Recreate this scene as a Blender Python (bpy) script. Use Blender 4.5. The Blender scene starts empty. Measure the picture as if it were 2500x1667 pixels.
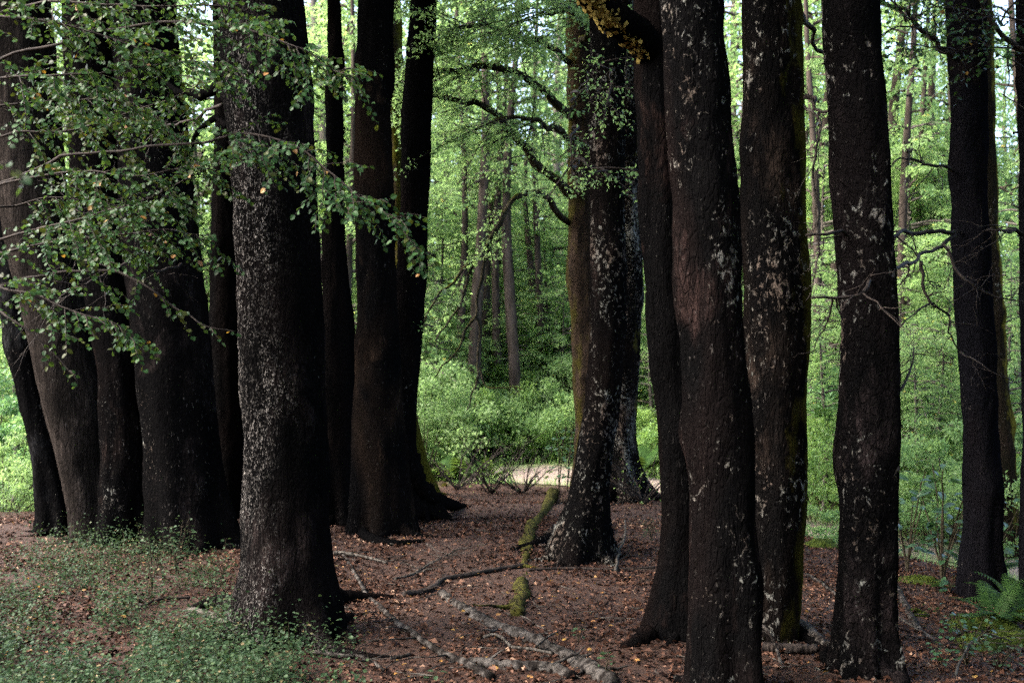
import bpy, math
import numpy as np
from mathutils import Matrix, Vector

# ---------------------------------------------------------------- camera, sky, sun, exposure
scene = bpy.context.scene
COL = scene.collection
F, CX, HY, CAMZ = 2453.0, 1250.0, 935.0, 1.6      # focal length and horizon in pixels of the 2500 px wide photo

cam_data = bpy.data.cameras.new('camera')
cam_data.sensor_width = 36.0
cam_data.lens = F / 2500.0 * 36.0
cam_data.shift_y = (HY - 833.5) / 2500.0
cam_data.clip_start = 0.05
cam_data.clip_end = 1500.0
cam_data.dof.use_dof = True
cam_data.dof.focus_distance = 6.6
cam_data.dof.aperture_fstop = 2.6
cam = bpy.data.objects.new('camera', cam_data)
COL.objects.link(cam)
cam.location = (0, 0, CAMZ)
cam.rotation_euler = (math.radians(90), 0, 0)
scene.camera = cam

SUN_EL, SUN_AZ = math.radians(46), math.radians(-100)   # azimuth from +Y, clockwise; light comes from the left, a little behind the camera
world = bpy.data.worlds.new('World')
scene.world = world
world.use_nodes = True
wn = world.node_tree
sky = wn.nodes.new('ShaderNodeTexSky')
sky.sky_type = 'NISHITA'
sky.sun_disc = False
sky.sun_elevation = SUN_EL
sky.sun_rotation = SUN_AZ
sky.air_density = 0.8
sky.dust_density = 6.0
sky.ozone_density = 1.0
bg = wn.nodes['Background']
bg.inputs['Strength'].default_value = 0.15
wn.links.new(sky.outputs[0], bg.inputs[0])

sun_data = bpy.data.lights.new('sun', 'SUN')
sun_data.energy = 0.65
sun_data.angle = math.radians(50)
sun_data.color = (1.0, 0.98, 0.95)
sun = bpy.data.objects.new('sun', sun_data)
COL.objects.link(sun)
sd = Vector((math.sin(SUN_AZ) * math.cos(SUN_EL), math.cos(SUN_AZ) * math.cos(SUN_EL), math.sin(SUN_EL)))
sun.rotation_euler = sd.to_track_quat('Z', 'Y').to_euler()
sun.location = (-20, -10, 30)

scene.view_settings.view_transform = 'Standard'
scene.view_settings.look = 'None'
scene.view_settings.gamma = 1.0
scene.view_settings.exposure = 3.55
scene.view_settings.use_curve_mapping = False
scene.render.engine = 'CYCLES'
cy = scene.cycles
cy.max_bounces = 7
cy.diffuse_bounces = 4
cy.glossy_bounces = 2
cy.transmission_bounces = 4
cy.transparent_max_bounces = 4
cy.caustics_reflective = False
cy.caustics_refractive = False
cy.sample_clamp_indirect = 4.0
cy.use_denoising = False

rng = np.random.default_rng(20)
def rs(seed): return np.random.default_rng(seed)

# ---------------------------------------------------------------- numeric helpers
def P(px, py, d):
    return np.array([(px - CX) / F * d, d, CAMZ - (py - HY) / F * d])

def _h(ix, iy, iz, s):
    n = (ix * 374761393 + iy * 668265263 + iz * 1274126177 + s * 974634777) & 0xFFFFFFFF
    n = ((n ^ (n >> 13)) * 1274126177) & 0xFFFFFFFF
    n = n ^ (n >> 16)
    return (n & 0xFFFF) / 65535.0

def vnoise(p, s=0):
    p = np.asarray(p, float)
    i = np.floor(p).astype(np.int64)
    f = p - i
    f = f * f * (3 - 2 * f)
    r = 0
    for dx in (0, 1):
        for dy in (0, 1):
            for dz in (0, 1):
                w = (f[:, 0] if dx else 1 - f[:, 0]) * (f[:, 1] if dy else 1 - f[:, 1]) * (f[:, 2] if dz else 1 - f[:, 2])
                r = r + w * _h(i[:, 0] + dx, i[:, 1] + dy, i[:, 2] + dz, s)
    return r * 2 - 1

def fbm(p, s=0, o=3):
    r, a = 0, 1.0
    p = np.asarray(p, float)
    for k in range(o):
        r = r + a * vnoise(p, s + 17 * k)
        p = p * 2.03
        a *= 0.5
    return r

def sstep(a, b, x):
    t = np.clip((x - a) / (b - a), 0, 1)
    return t * t * (3 - 2 * t)

RIMX = np.array([-30, -9, -6, -3.2, -1.0, 0.6, 1.8, 2.6, 3.4, 4.3, 5.3, 7, 30.])
RIMY = np.array([11., 11.5, 12., 14.0, 15.2, 15.2, 14.8, 12.6, 10.6, 9.3, 8.2, 7.0, 5.])
def ground_z(x, y):
    x = np.asarray(x, float); y = np.asarray(y, float)
    e = y - np.interp(x, RIMX, RIMY)
    q = np.stack([x, y, 0 * x], -1).reshape(-1, 3)
    n = (vnoise(q * 0.35, 3) * 0.07 + vnoise(q * 1.1, 4) * 0.035).reshape(x.shape)
    n = n * sstep(1.0, 5.0, y) * (1 - 0.7 * sstep(15, 25, y))
    rise = 0.03 * sstep(8.0, 14.5, y) * (1 - sstep(2.2, 4, x)) * sstep(-6, -3, x)
    return n + rise - (0.14 + 0.26 * sstep(2.2, 3.8, x) + 0.1 * (1 - sstep(-5, -3, x))) * sstep(0.1, 1.9, e) - 0.09 * np.clip(x - 1.9, 0, 4) * sstep(3, 6, y) * (1 - sstep(8, 14, y))

def gz(x, y): return float(ground_z(np.array([x]), np.array([y]))[0])

def ghit(px, py):
    d = CAMZ * F / (py - HY)
    for _ in range(12):
        x = (px - CX) / F * d
        d = 0.5 * d + 0.5 * (CAMZ - gz(x, d)) * F / (py - HY)
    x = (px - CX) / F * d
    return np.array([x, d, gz(x, d)])

def smooth_line(pts, n):
    """Catmull-Rom through pts (k,m), n samples."""
    p = np.asarray(pts, float)
    if len(p) == 2: p = np.array([p[0], p.mean(0), p[1]])
    q = np.vstack([2 * p[0] - p[1], p, 2 * p[-1] - p[-2]])
    u = np.linspace(0, len(p) - 1, n)
    i = np.clip(u.astype(int), 0, len(p) - 2)
    t = (u - i)[:, None]
    a, b, c, d = q[i], q[i + 1], q[i + 2], q[i + 3]
    return 0.5 * (2 * b + (c - a) * t + (2 * a - 5 * b + 4 * c - d) * t ** 2 + (3 * b - a - 3 * c + d) * t ** 3)

def nrm(v):
    v = np.asarray(v, float)
    return v / np.maximum(np.linalg.norm(v, axis=-1, keepdims=True), 1e-9)

def frames(D, N):
    """columns X=D, Y, Z~N"""
    X = nrm(D)
    Y = nrm(np.cross(N, X))
    Z = np.cross(X, Y)
    return np.stack([X, Y, Z], -1)

class Geo:
    def __init__(s): s.v, s.f, s.t, s.n = [], [], [], 0
    def add(s, v, faces, tint=None):
        v = np.asarray(v, float).reshape(-1, 3)
        if not isinstance(faces, list): faces = [faces]
        for f in faces: s.f.append(np.asarray(f, np.int64) + s.n)
        s.v.append(v); s.n += len(v)
        if tint is None: tint = np.zeros(len(v))
        elif np.isscalar(tint): tint = np.full(len(v), tint)
        s.t.append(tint)
    def scatter(s, bv, bf, M, T, S, tint):
        """n copies of base (bv,bf) with rotation M (n,3,3), position T, scale S (n,) or (n,3)"""
        n = len(T)
        S = np.asarray(S, float)
        if S.ndim == 1: S = np.repeat(S[:, None], 3, 1)
        v = np.einsum('nij,nkj->nki', M, bv[None] * S[:, None, :]) + T[:, None, :]
        k = len(bv)
        fs = [(np.asarray(f)[None] + (np.arange(n) * k)[:, None, None]).reshape(-1, np.asarray(f).shape[1]) for f in (bf if isinstance(bf, list) else [bf])]
        s.add(v.reshape(-1, 3), fs, np.repeat(tint, k))
    def tube(s, pts, rad, sides=6, tint=0.0, cap=True, jit=0.0, seed=0):
        p = np.asarray(pts, float); k = len(p)
        r = np.broadcast_to(np.asarray(rad, float), (k,))
        t = nrm(np.gradient(p, axis=0))
        ref = np.array([0, 0, 1.]) if abs(t[0][2]) < 0.85 else np.array([1., 0, 0])
        a = np.zeros((k, 3)); a[0] = nrm(np.cross(t[0], ref))
        for i in range(1, k):
            w = a[i - 1] - t[i] * np.dot(a[i - 1], t[i])
            a[i] = nrm(w)
        b = np.cross(t, a)
        th = np.arange(sides) * 2 * math.pi / sides
        rr = np.repeat(r[:, None], sides, 1)
        if jit:
            q = np.stack([np.repeat(np.arange(k)[:, None] * 0.7, sides, 1), np.repeat(np.cos(th)[None] * 1.3, k, 0), np.repeat(np.sin(th)[None] * 1.3, k, 0)], -1).reshape(-1, 3) + seed * 7.3
            rr = rr * (1 + jit * vnoise(q, seed).reshape(k, sides))
        v = p[:, None] + rr[..., None] * (np.cos(th)[None, :, None] * a[:, None] + np.sin(th)[None, :, None] * b[:, None])
        v = v.reshape(-1, 3)
        i = np.arange(k - 1)[:, None]; j = np.arange(sides)[None]
        q = np.stack([i * sides + j, i * sides + (j + 1) % sides, (i + 1) * sides + (j + 1) % sides, (i + 1) * sides + j], -1).reshape(-1, 4)
        fs = [q]
        if cap:
            v = np.vstack([v, p[0], p[-1]])
            c0, c1 = k * sides, k * sides + 1
            j = np.arange(sides)
            fs.append(np.vstack([np.stack([(j + 1) % sides, j, np.full(sides, c0)], -1),
                                 np.stack([(k - 1) * sides + j, (k - 1) * sides + (j + 1) % sides, np.full(sides, c1)], -1)]))
        s.add(v, fs, tint)
    def mesh(s, name, mat=None, smooth=False):
        me = bpy.data.meshes.new(name)
        v = np.concatenate(s.v) if s.v else np.zeros((0, 3))
        tot = np.concatenate([np.full(len(f), f.shape[1]) for f in s.f])
        loops = np.concatenate([f.ravel() for f in s.f])
        me.vertices.add(len(v)); me.vertices.foreach_set('co', v.astype(np.float32).ravel())
        me.loops.add(len(loops)); me.loops.foreach_set('vertex_index', loops.astype(np.int32))
        me.polygons.add(len(tot))
        me.polygons.foreach_set('loop_start', np.concatenate([[0], np.cumsum(tot)[:-1]]).astype(np.int32))
        me.polygons.foreach_set('use_smooth', np.full(len(tot), smooth))
        at = me.attributes.new('tint', 'FLOAT', 'POINT')
        at.data.foreach_set('value', np.concatenate(s.t).astype(np.float32))
        me.update(calc_edges=True)
        if mat: me.materials.append(mat)
        return me

def link(name, me, parent=None, loc=None, kind=None):
    o = bpy.data.objects.new(name, me)
    COL.objects.link(o)
    if parent: o.parent = parent
    if loc is not None: o.location = loc
    if kind: o['kind'] = kind
    return o

def thing(name, label, cat, loc=(0, 0, 0), group=None, rz=0.0):
    o = bpy.data.objects.new(name, None)
    o.empty_display_size = 0.2
    COL.objects.link(o)
    o.location = loc; o.rotation_euler = (0, 0, rz)
    return tag(o, label, cat, group)

def tag(o, label, cat, group=None):
    o['label'] = label; o['category'] = cat
    if group: o['group'] = group
    return o

# ---------------------------------------------------------------- materials
class NT:
    def __init__(s, name):
        s.m = bpy.data.materials.new(name); s.m.use_nodes = True
        s.t = s.m.node_tree; s.N = s.t.nodes; s.L = s.t.links
        s.bsdf = s.N['Principled BSDF']; s.out = s.N['Material Output']
    def n(s, typ, **kw):
        nd = s.N.new('ShaderNode' + typ)
        for k, v in kw.items(): setattr(nd, k, v)
        return nd
    def l(s, a, b): s.L.new(a, b)
    def coord(s, scale=(1, 1, 1), loc=(0, 0, 0)):
        tc = s.n('TexCoord'); mp = s.n('Mapping')
        mp.inputs['Scale'].default_value = scale; mp.inputs['Location'].default_value = loc
        s.l(tc.outputs['Object'], mp.inputs['Vector']); return mp.outputs[0]
    def noise(s, vec, scale, detail=4, rough=0.55, dist=0.0):
        nd = s.n('TexNoise'); nd.inputs['Scale'].default_value = scale; nd.inputs['Detail'].default_value = detail
        nd.inputs['Roughness'].default_value = rough; nd.inputs['Distortion'].default_value = dist
        s.l(vec, nd.inputs['Vector']); return nd.outputs['Fac']
    def ramp(s, fac, stops):
        nd = s.n('ValToRGB'); e = nd.color_ramp.elements
        while len(e) < len(stops): e.new(0.5)
        for el, (p, c) in zip(e, stops):
            el.position = p; el.color = (c, c, c, 1) if np.isscalar(c) else (*c, 1)
        s.l(fac, nd.inputs['Fac']); return nd.outputs['Color']
    def mix(s, fac, a, b):
        nd = s.n('Mix', data_type='RGBA')
        for v, i in ((fac, 0), (a, 6), (b, 7)):
            if hasattr(v, 'is_linked'): s.l(v, nd.inputs[i])
            elif np.isscalar(v): nd.inputs[i].default_value = v
            else: nd.inputs[i].default_value = (*v, 1)
        return nd.outputs[2]
    def math(s, op, a, b=0.0, c=None, clamp=False):
        nd = s.n('Math', operation=op, use_clamp=clamp)
        for i, v in enumerate((a, b) if c is None else (a, b, c)):
            if hasattr(v, 'is_linked'): s.l(v, nd.inputs[i])
            else: nd.inputs[i].default_value = v
        return nd.outputs[0]
    def attr(s, name='tint'):
        nd = s.n('Attribute'); nd.attribute_name = name; return nd.outputs['Fac']
    def bump(s, h, strength=0.6, dist=0.02):
        nd = s.n('Bump'); nd.inputs['Strength'].default_value = strength; nd.inputs['Distance'].default_value = dist
        s.l(h, nd.inputs['Height']); s.l(nd.outputs[0], s.bsdf.inputs['Normal']); return nd

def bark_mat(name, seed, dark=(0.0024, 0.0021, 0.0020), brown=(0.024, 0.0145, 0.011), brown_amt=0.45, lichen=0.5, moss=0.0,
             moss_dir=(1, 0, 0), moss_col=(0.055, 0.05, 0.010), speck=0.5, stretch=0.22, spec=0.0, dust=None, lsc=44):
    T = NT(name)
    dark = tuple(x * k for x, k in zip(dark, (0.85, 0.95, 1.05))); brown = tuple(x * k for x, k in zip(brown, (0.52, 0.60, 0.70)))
    r = rs(seed); off = tuple(r.uniform(-50, 50, 3))
    st = T.coord((1, 1, stretch), off); iso = T.coord((1, 1, 0.55), off)
    a = T.noise(st, 11, 6, 0.68, 0.4)
    b = T.noise(iso, 2.6, 4, 0.6, 0.4)
    c = T.noise(st, 70, 4, 0.7)
    e = T.noise(iso, 38, 3, 0.7)
    # brown weathered streaks inside large patches
    vo = T.n('TexVoronoi', feature='DISTANCE_TO_EDGE'); vo.inputs['Scale'].default_value = 34
    wv = T.n('VectorMath', operation='ADD'); T.l(T.coord((1, 1, stretch * 1.3), off), wv.inputs[0])
    nz = T.n('TexNoise'); nz.inputs['Scale'].default_value = 9; T.l(st, nz.inputs['Vector'])
    sc_ = T.n('VectorMath', operation='SCALE'); sc_.inputs['Scale'].default_value = 0.12; T.l(nz.outputs['Color'], sc_.inputs[0]); T.l(sc_.outputs[0], wv.inputs[1]); T.l(wv.outputs[0], vo.inputs['Vector'])
    crack = T.ramp(vo.outputs['Distance'], [(0.0, 0.35), (0.12, 1.0)])
    patch = T.ramp(b, [(0.66 - 0.32 * brown_amt, 0.0), (0.80 - 0.32 * brown_amt, 1.0)])
    streak = T.ramp(a, [(0.42, 0.0), (0.62, 1.0)])
    fac = T.math('MULTIPLY', patch, T.math('MULTIPLY', crack, T.math('MULTIPLY_ADD', streak, 0.85, 0.15)))
    br = T.mix(T.ramp(c, [(0.35, 0.0), (0.7, 1.0)]), tuple(x * 0.55 for x in brown), tuple(min(1, x * 1.7) for x in brown))
    col = T.mix(fac, dark, br)
    # grey flecks
    dn = T.ramp(T.noise(T.coord((1, 1, 0.5), tuple(x - 7 for x in off)), 2.0, 3, 0.6), [(0.40, 0.04), (0.60, 1.0)])
    fl = T.math('MULTIPLY', T.math('MULTIPLY', T.ramp(c, [(0.58, 0.0), (0.67, 1.0)]), T.ramp(e, [(0.52, 0.0), (0.60, speck)])), dn)
    if dust:  # flecks kept to one facing, painting its lit side into the colour
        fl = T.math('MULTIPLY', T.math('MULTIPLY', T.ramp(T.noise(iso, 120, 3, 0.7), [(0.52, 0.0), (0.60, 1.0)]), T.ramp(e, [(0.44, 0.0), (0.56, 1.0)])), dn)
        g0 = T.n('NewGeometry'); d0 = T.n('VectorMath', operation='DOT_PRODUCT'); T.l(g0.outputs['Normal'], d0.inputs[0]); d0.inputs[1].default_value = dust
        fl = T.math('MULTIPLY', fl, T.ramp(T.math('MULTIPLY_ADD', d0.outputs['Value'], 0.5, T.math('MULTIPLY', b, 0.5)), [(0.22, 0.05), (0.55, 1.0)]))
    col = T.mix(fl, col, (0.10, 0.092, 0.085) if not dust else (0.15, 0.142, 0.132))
    col = T.mix(T.ramp(T.noise(T.coord((1, 1, 0.5), tuple(x + 23 for x in off)), 1.1, 3, 0.6, 0.5), [(0.48, 0.0), (0.70, 0.5)]), col, tuple(x * 0.45 for x in brown))
    # crust lichen patches
    lo = T.noise(T.coord((1, 1, 0.5), tuple(x + 9 for x in off)), 3.0, 3, 0.55, 0.4)
    ed = T.noise(T.coord((1, 1, 0.7), off), lsc, 6, 0.70, 0.5)
    s = T.math('ADD', T.math('MULTIPLY', lo, 0.6), T.math('MULTIPLY', ed, 1.2))
    th = 1.185 - 0.15 * lichen
    lf = T.ramp(T.math('SUBTRACT', s, th - 0.5), [(0.48, 0.0), (0.58, 1.0)])
    lcol = T.mix(T.ramp(T.noise(iso, 5.5, 2), [(0.4, 0.0), (0.6, 1.0)]), (0.155, 0.158, 0.142), (0.080, 0.064, 0.053))
    col = T.mix(T.math('MULTIPLY', lf, 0.8 if lichen > 0 else 0.0), col, lcol)
    hgt = T.math('ADD', T.math('MULTIPLY_ADD', crack, 0.28, a), T.math('ADD', T.math('MULTIPLY', c, 0.45), T.math('MULTIPLY', e, 0.5)))
    if moss > 0:
        g = T.n('NewGeometry'); dt = T.n('VectorMath', operation='DOT_PRODUCT')
        T.l(g.outputs['Normal'], dt.inputs[0]); dt.inputs[1].default_value = moss_dir
        m = T.math('ADD', T.math('MULTIPLY', dt.outputs['Value'], 0.45), T.math('MULTIPLY', T.noise(iso, 5, 5, 0.65), 1.2))
        mf = T.ramp(T.math('SUBTRACT', m, 0.75 - 0.45 * moss), [(0.30, 0.0), (0.52, 1.0)])
        mc = T.mix(T.noise(iso, 60, 2), tuple(x * 0.45 for x in moss_col), tuple(x * 1.6 for x in moss_col))
        col = T.mix(mf, col, mc)
        hgt = T.math('ADD', hgt, T.math('MULTIPLY', mf, T.noise(iso, 90, 2)))
    T.l(col, T.bsdf.inputs['Base Color'])
    T.l(T.ramp(e, [(0.3, 0.42), (0.7, 0.85)]), T.bsdf.inputs['Roughness'])
    T.bsdf.inputs['Specular IOR Level'].default_value = spec
    T.bump(hgt, 1.0, 0.030)
    return T.m

def leaf_mat(name, stops, trans=0.32, rough=0.42, spec=0.5, tcol=(0.16, 0.22, 0.03), per_object=0.0):
    T = NT(name)
    fac = T.attr()
    if per_object:
        oi = T.n('ObjectInfo')
        fac = T.math('ADD', T.math('MULTIPLY', oi.outputs['Random'], per_object), fac, clamp=True)
    col = T.ramp(fac, stops)
    T.l(col, T.bsdf.inputs['Base Color'])
    T.bsdf.inputs['Roughness'].default_value = rough
    T.bsdf.inputs['Specular IOR Level'].default_value = spec
    if trans > 0:
        tr = T.n('BsdfTranslucent'); T.l(T.mix(0.55, col, tcol), tr.inputs['Color'])
        mx = T.n('MixShader'); mx.inputs[0].default_value = trans
        T.l(T.bsdf.outputs[0], mx.inputs[1]); T.l(tr.outputs[0], mx.inputs[2]); T.l(mx.outputs[0], T.out.inputs[0])
    return T.m

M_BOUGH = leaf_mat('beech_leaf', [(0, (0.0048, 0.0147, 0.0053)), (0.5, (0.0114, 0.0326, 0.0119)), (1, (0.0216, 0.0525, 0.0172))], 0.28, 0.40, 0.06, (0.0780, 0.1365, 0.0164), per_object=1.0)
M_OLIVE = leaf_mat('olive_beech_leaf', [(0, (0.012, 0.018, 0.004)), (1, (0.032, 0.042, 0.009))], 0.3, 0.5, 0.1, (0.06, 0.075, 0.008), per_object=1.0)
M_YELLOW = leaf_mat('yellow_leaf', [(0, (0.13, 0.055, 0.014)), (0.5, (0.19, 0.11, 0.02)), (1, (0.12, 0.05, 0.028))], 0.2, 0.55, 0.3, (0.5, 0.3, 0.03), per_object=1.0)
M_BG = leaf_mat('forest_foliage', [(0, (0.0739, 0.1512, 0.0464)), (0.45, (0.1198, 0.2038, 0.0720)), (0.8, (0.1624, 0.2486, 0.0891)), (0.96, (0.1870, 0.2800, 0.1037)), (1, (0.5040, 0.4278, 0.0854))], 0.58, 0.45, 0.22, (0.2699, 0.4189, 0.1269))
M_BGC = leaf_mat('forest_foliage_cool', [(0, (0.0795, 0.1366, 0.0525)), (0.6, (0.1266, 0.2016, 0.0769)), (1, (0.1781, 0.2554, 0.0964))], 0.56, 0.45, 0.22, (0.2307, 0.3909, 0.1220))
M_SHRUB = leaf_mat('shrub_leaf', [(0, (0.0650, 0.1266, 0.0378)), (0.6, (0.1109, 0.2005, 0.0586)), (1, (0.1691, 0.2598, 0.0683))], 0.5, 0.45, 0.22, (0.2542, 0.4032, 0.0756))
M_GLOSS = leaf_mat('glossy_shrub_leaf', [(0, (0.014, 0.034, 0.017)), (0.6, (0.024, 0.058, 0.024)), (1, (0.044, 0.088, 0.028))], 0.25, 0.30, 0.18, (0.08, 0.17, 0.03), per_object=0.5)
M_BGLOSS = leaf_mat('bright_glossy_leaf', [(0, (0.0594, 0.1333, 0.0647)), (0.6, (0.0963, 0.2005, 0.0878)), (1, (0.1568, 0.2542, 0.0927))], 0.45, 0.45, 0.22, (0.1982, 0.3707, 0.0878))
M_COVER = leaf_mat('ground_cover_leaf', [(0, (0.007, 0.017, 0.007)), (0.5, (0.018, 0.036, 0.017)), (0.88, (0.036, 0.058, 0.027)), (1, (0.10, 0.078, 0.04))], 0.22, 0.45, 0.05, (0.05, 0.085, 0.02))
M_FERN = leaf_mat('fern_leaf', [(0, (0.010, 0.027, 0.007)), (1, (0.025, 0.054, 0.012))], 0.3, 0.5, 0.05, (0.14, 0.22, 0.03))
M_LITTER = leaf_mat('leaf_litter', [(0, (0.007, 0.004, 0.003)), (0.3, (0.027, 0.0128, 0.0085)), (0.65, (0.057, 0.0285, 0.0185)), (0.9, (0.108, 0.062, 0.042)), (1, (0.21, 0.14, 0.095))], 0.0, 0.6, 0.05)

def plain(name, c1, c2, scale=20, stretch=(1, 1, 1), rough=0.8, bump=0.5, bd=0.01, lo=0.35, hi=0.65, spec=0.04):
    T = NT(name); v = T.coord(stretch); a = T.noise(v, scale, 6, 0.65, 0.2)
    T.l(T.ramp(a, [(lo, c1), (hi, c2)]), T.bsdf.inputs['Base Color'])
    T.bsdf.inputs['Roughness'].default_value = rough; T.bsdf.inputs['Specular IOR Level'].default_value = spec
    T.bump(a, bump, bd); return T.m

M_TWIG = plain('dark_twig', (0.005, 0.004, 0.004), (0.022, 0.017, 0.014), 30, spec=0.1)
M_PALETWIG = plain('lichened_twig', (0.006, 0.005, 0.004), (0.085, 0.078, 0.068), 26, lo=0.40, hi=0.72)
M_LOG = plain('grey_log', (0.005, 0.004, 0.0034), (0.070, 0.064, 0.058), 13, rough=0.75, bump=1.0, bd=0.03, lo=0.44, hi=0.72)
M_MOSSLOG = plain('mossy_log', (0.007, 0.0055, 0.003), (0.046, 0.046, 0.009), 22, rough=0.9, bump=1.0, bd=0.04, lo=0.40, hi=0.62)
M_MOSS = plain('moss', (0.013, 0.021, 0.003), (0.052, 0.072, 0.009), 42, rough=0.95, bump=1.0, bd=0.02, spec=0.1)
M_FARBARK = plain('far_red_bark', (0.020, 0.015, 0.012), (0.066, 0.050, 0.042), 5, (1, 1, 0.3), bump=0.6, bd=0.03)
M_FARGREY = plain('far_grey_bark', (0.026, 0.023, 0.020), (0.10, 0.090, 0.080), 5, (1, 1, 0.3), bump=0.6, bd=0.03)
M_FARRED = plain('far_reddish_bark', (0.014, 0.011, 0.009), (0.052, 0.042, 0.036), 5, (1, 1, 0.3), bump=0.6, bd=0.03)
M_STEM = plain('green_stem', (0.012, 0.010, 0.007), (0.040, 0.034, 0.022), 25)
M_FLAKE = plain('yellow_bark_flake', (0.07, 0.048, 0.012), (0.27, 0.21, 0.06), 18, rough=0.8)

# ground: brown humus with small-scale mottling
T = NT('forest_soil')
v = T.coord()
a = T.noise(v, 55, 5, 0.7, 0.3); b = T.noise(v, 1.3, 4, 0.6)
c = T.mix(T.ramp(a, [(0.32, 0.0), (0.68, 1.0)]), (0.008, 0.005, 0.0035), (0.042, 0.021, 0.014))
g = T.mix(T.ramp(a, [(0.35, 0.0), (0.7, 1.0)]), (0.03, 0.035, 0.012), (0.10, 0.115, 0.035))
sep = T.n('SeparateXYZ'); T.l(v, sep.inputs[0])
far = T.math('ADD', T.math('MULTIPLY', sep.outputs[1], 0.12), T.math('MULTIPLY', b, 1.2))
T.l(T.mix(T.ramp(T.math('SUBTRACT', far, 2.1), [(0.35, 0.0), (0.75, 1.0)]), c, g), T.bsdf.inputs['Base Color'])
T.bsdf.inputs['Roughness'].default_value = 0.9; T.bsdf.inputs['Specular IOR Level'].default_value = 0.15
T.bump(a, 0.8, 0.02); M_SOIL = T.m

T = NT('path_gravel')
v = T.coord(); a = T.noise(v, 70, 4, 0.7); b = T.noise(v, 2.2, 4, 0.6)
c = T.mix(T.ramp(a, [(0.35, 0.0), (0.68, 1.0)]), (0.070, 0.050, 0.040), (0.19, 0.145, 0.118))
gr = T.mix(T.ramp(a, [(0.4, 0.0), (0.65, 1.0)]), (0.035, 0.045, 0.014), (0.10, 0.12, 0.035))
eg = T.math('ADD', T.math('MULTIPLY', T.attr(), 0.55), T.math('ADD', T.math('MULTIPLY', b, 0.8), T.math('MULTIPLY', a, 0.5)))
T.l(T.mix(T.ramp(T.math('SUBTRACT', eg, 0.42), [(0.42, 0.0), (0.66, 1.0)]), c, gr), T.bsdf.inputs['Base Color'])
T.bsdf.inputs['Roughness'].default_value = 0.95; T.bump(a, 0.5, 0.01); M_PATH = T.m

# ---------------------------------------------------------------- ground and path
def build_ground():
    xs = np.concatenate([[-600, -250, -100, -50], np.arange(-24, -8, 1.0), np.arange(-8, 8, 0.1), np.arange(8, 24.5, 1.0), [50, 100, 250, 600]])
    ys = np.concatenate([[-300, -80, -20, -6], np.arange(0, 3, 0.5), np.arange(3, 18, 0.1), np.arange(18, 40, 1.0), [50, 70, 100, 200, 400, 800]])
    X, Y = np.meshgrid(xs, ys, indexing='ij')
    Z = ground_z(X.ravel(), Y.ravel()).reshape(X.shape)
    g = Geo(); nx, ny = X.shape
    i = np.arange(nx - 1)[:, None]; j = np.arange(ny - 1)[None]
    q = np.stack([i * ny + j, (i + 1) * ny + j, (i + 1) * ny + j + 1, i * ny + j + 1], -1).reshape(-1, 4)
    g.add(np.stack([X, Y, Z], -1), q)
    o = link('ground', g.mesh('ground', M_SOIL, True), kind='structure')
    o['label'] = 'forest floor of brown fallen leaves and humus under the trees'
    return o
ground = build_ground()

def build_path():
    # a band of pinkish gravel running round the outside of the tree mound
    cx = np.array([-3.4, -1.2, 0.2, 1.6, 3.0, 4.2, 5.3, 6.6, 9.0, 14.0])
    cyy = np.array([18.6, 18.2, 18.3, 18.0, 15.9, 13.6, 12.0, 10.9, 10.0, 9.0])
    w = np.array([0.9, 1.6, 2.6, 2.6, 1.5, 0.7, 0.55, 0.55, 0.6, 0.6])
    L = smooth_line(np.stack([cx, cyy, w], -1), 110)
    t = nrm(np.gradient(L[:, :2], axis=0)); nn = np.stack([-t[:, 1], t[:, 0]], -1)
    g = Geo(); m = 17
    s = np.linspace(-1, 1, m)
    ed = 1 + 0.25 * vnoise(np.stack([np.arange(110) * 0.23, np.zeros(110), np.zeros(110)], -1), 8)
    XY = L[:, None, :2] + nn[:, None] * (s[None, :, None] * (L[:, 2] * ed)[:, None, None])
    Z = ground_z(XY[..., 0].ravel(), XY[..., 1].ravel()) + 0.012
    i = np.arange(109)[:, None]; j = np.arange(m - 1)[None]
    q = np.stack([i * m + j, (i + 1) * m + j, (i + 1) * m + j + 1, i * m + j + 1], -1).reshape(-1, 4)
    g.add(np.concatenate([XY.reshape(-1, 2), Z[:, None]], 1), q[:, ::-1], np.repeat(np.abs(s)[None], 110, 0).ravel())
    o = link('path', g.mesh('path', M_PATH, True), kind='structure')
    o['label'] = 'pale pinkish gravel path in the clearing behind the trees'
    return L
build_path()

# ---------------------------------------------------------------- leaf shapes
def ovate(hw=0.36, k=6, fold=0.10, teeth=0.0, curl=0.08):
    t = np.linspace(0, 1, k + 1)
    w = hw * np.sin(math.pi * t ** 0.78) ** 0.75
    w[0] = w[-1] = 0
    mid = np.stack([t, 0 * t, -curl * (t - 0.4) ** 2 * 2], -1)
    ts = t[1:-1]; ww = w[1:-1] * (1 + teeth * np.where(np.arange(len(ts)) % 2, 1, -1))
    Lf = np.stack([ts + 0.03, ww, fold * ww / hw * 0.6 - curl * (ts - 0.4) ** 2 * 2], -1)
    Rt = Lf * np.array([1, -1, 1])
    v = np.vstack([mid, Lf, Rt]); n = k + 1; m = k - 1
    tri = [(0, 1, n), (0, n + m, 1)]; quad = []
    for i in range(m - 1):
        quad.append((i + 1, i + 2, n + i + 1, n + i)); quad.append((i + 2, i + 1, n + m + i, n + m + i + 1))
    tri += [(k - 1, k, n + m - 1), (k, k - 1, n + 2 * m - 1)]
    return v, [np.array(tri), np.array(quad)]
LEAF_V, LEAF_F = ovate(0.37, 6, 0.11, 0.07)
LEAF4_V = np.array([[0, 0, 0], [0.45, 0.33, 0.06], [1, 0, -0.05], [0.45, -0.33, 0.06]]); LEAF4_F = np.array([[0, 1, 2, 3]])
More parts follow.
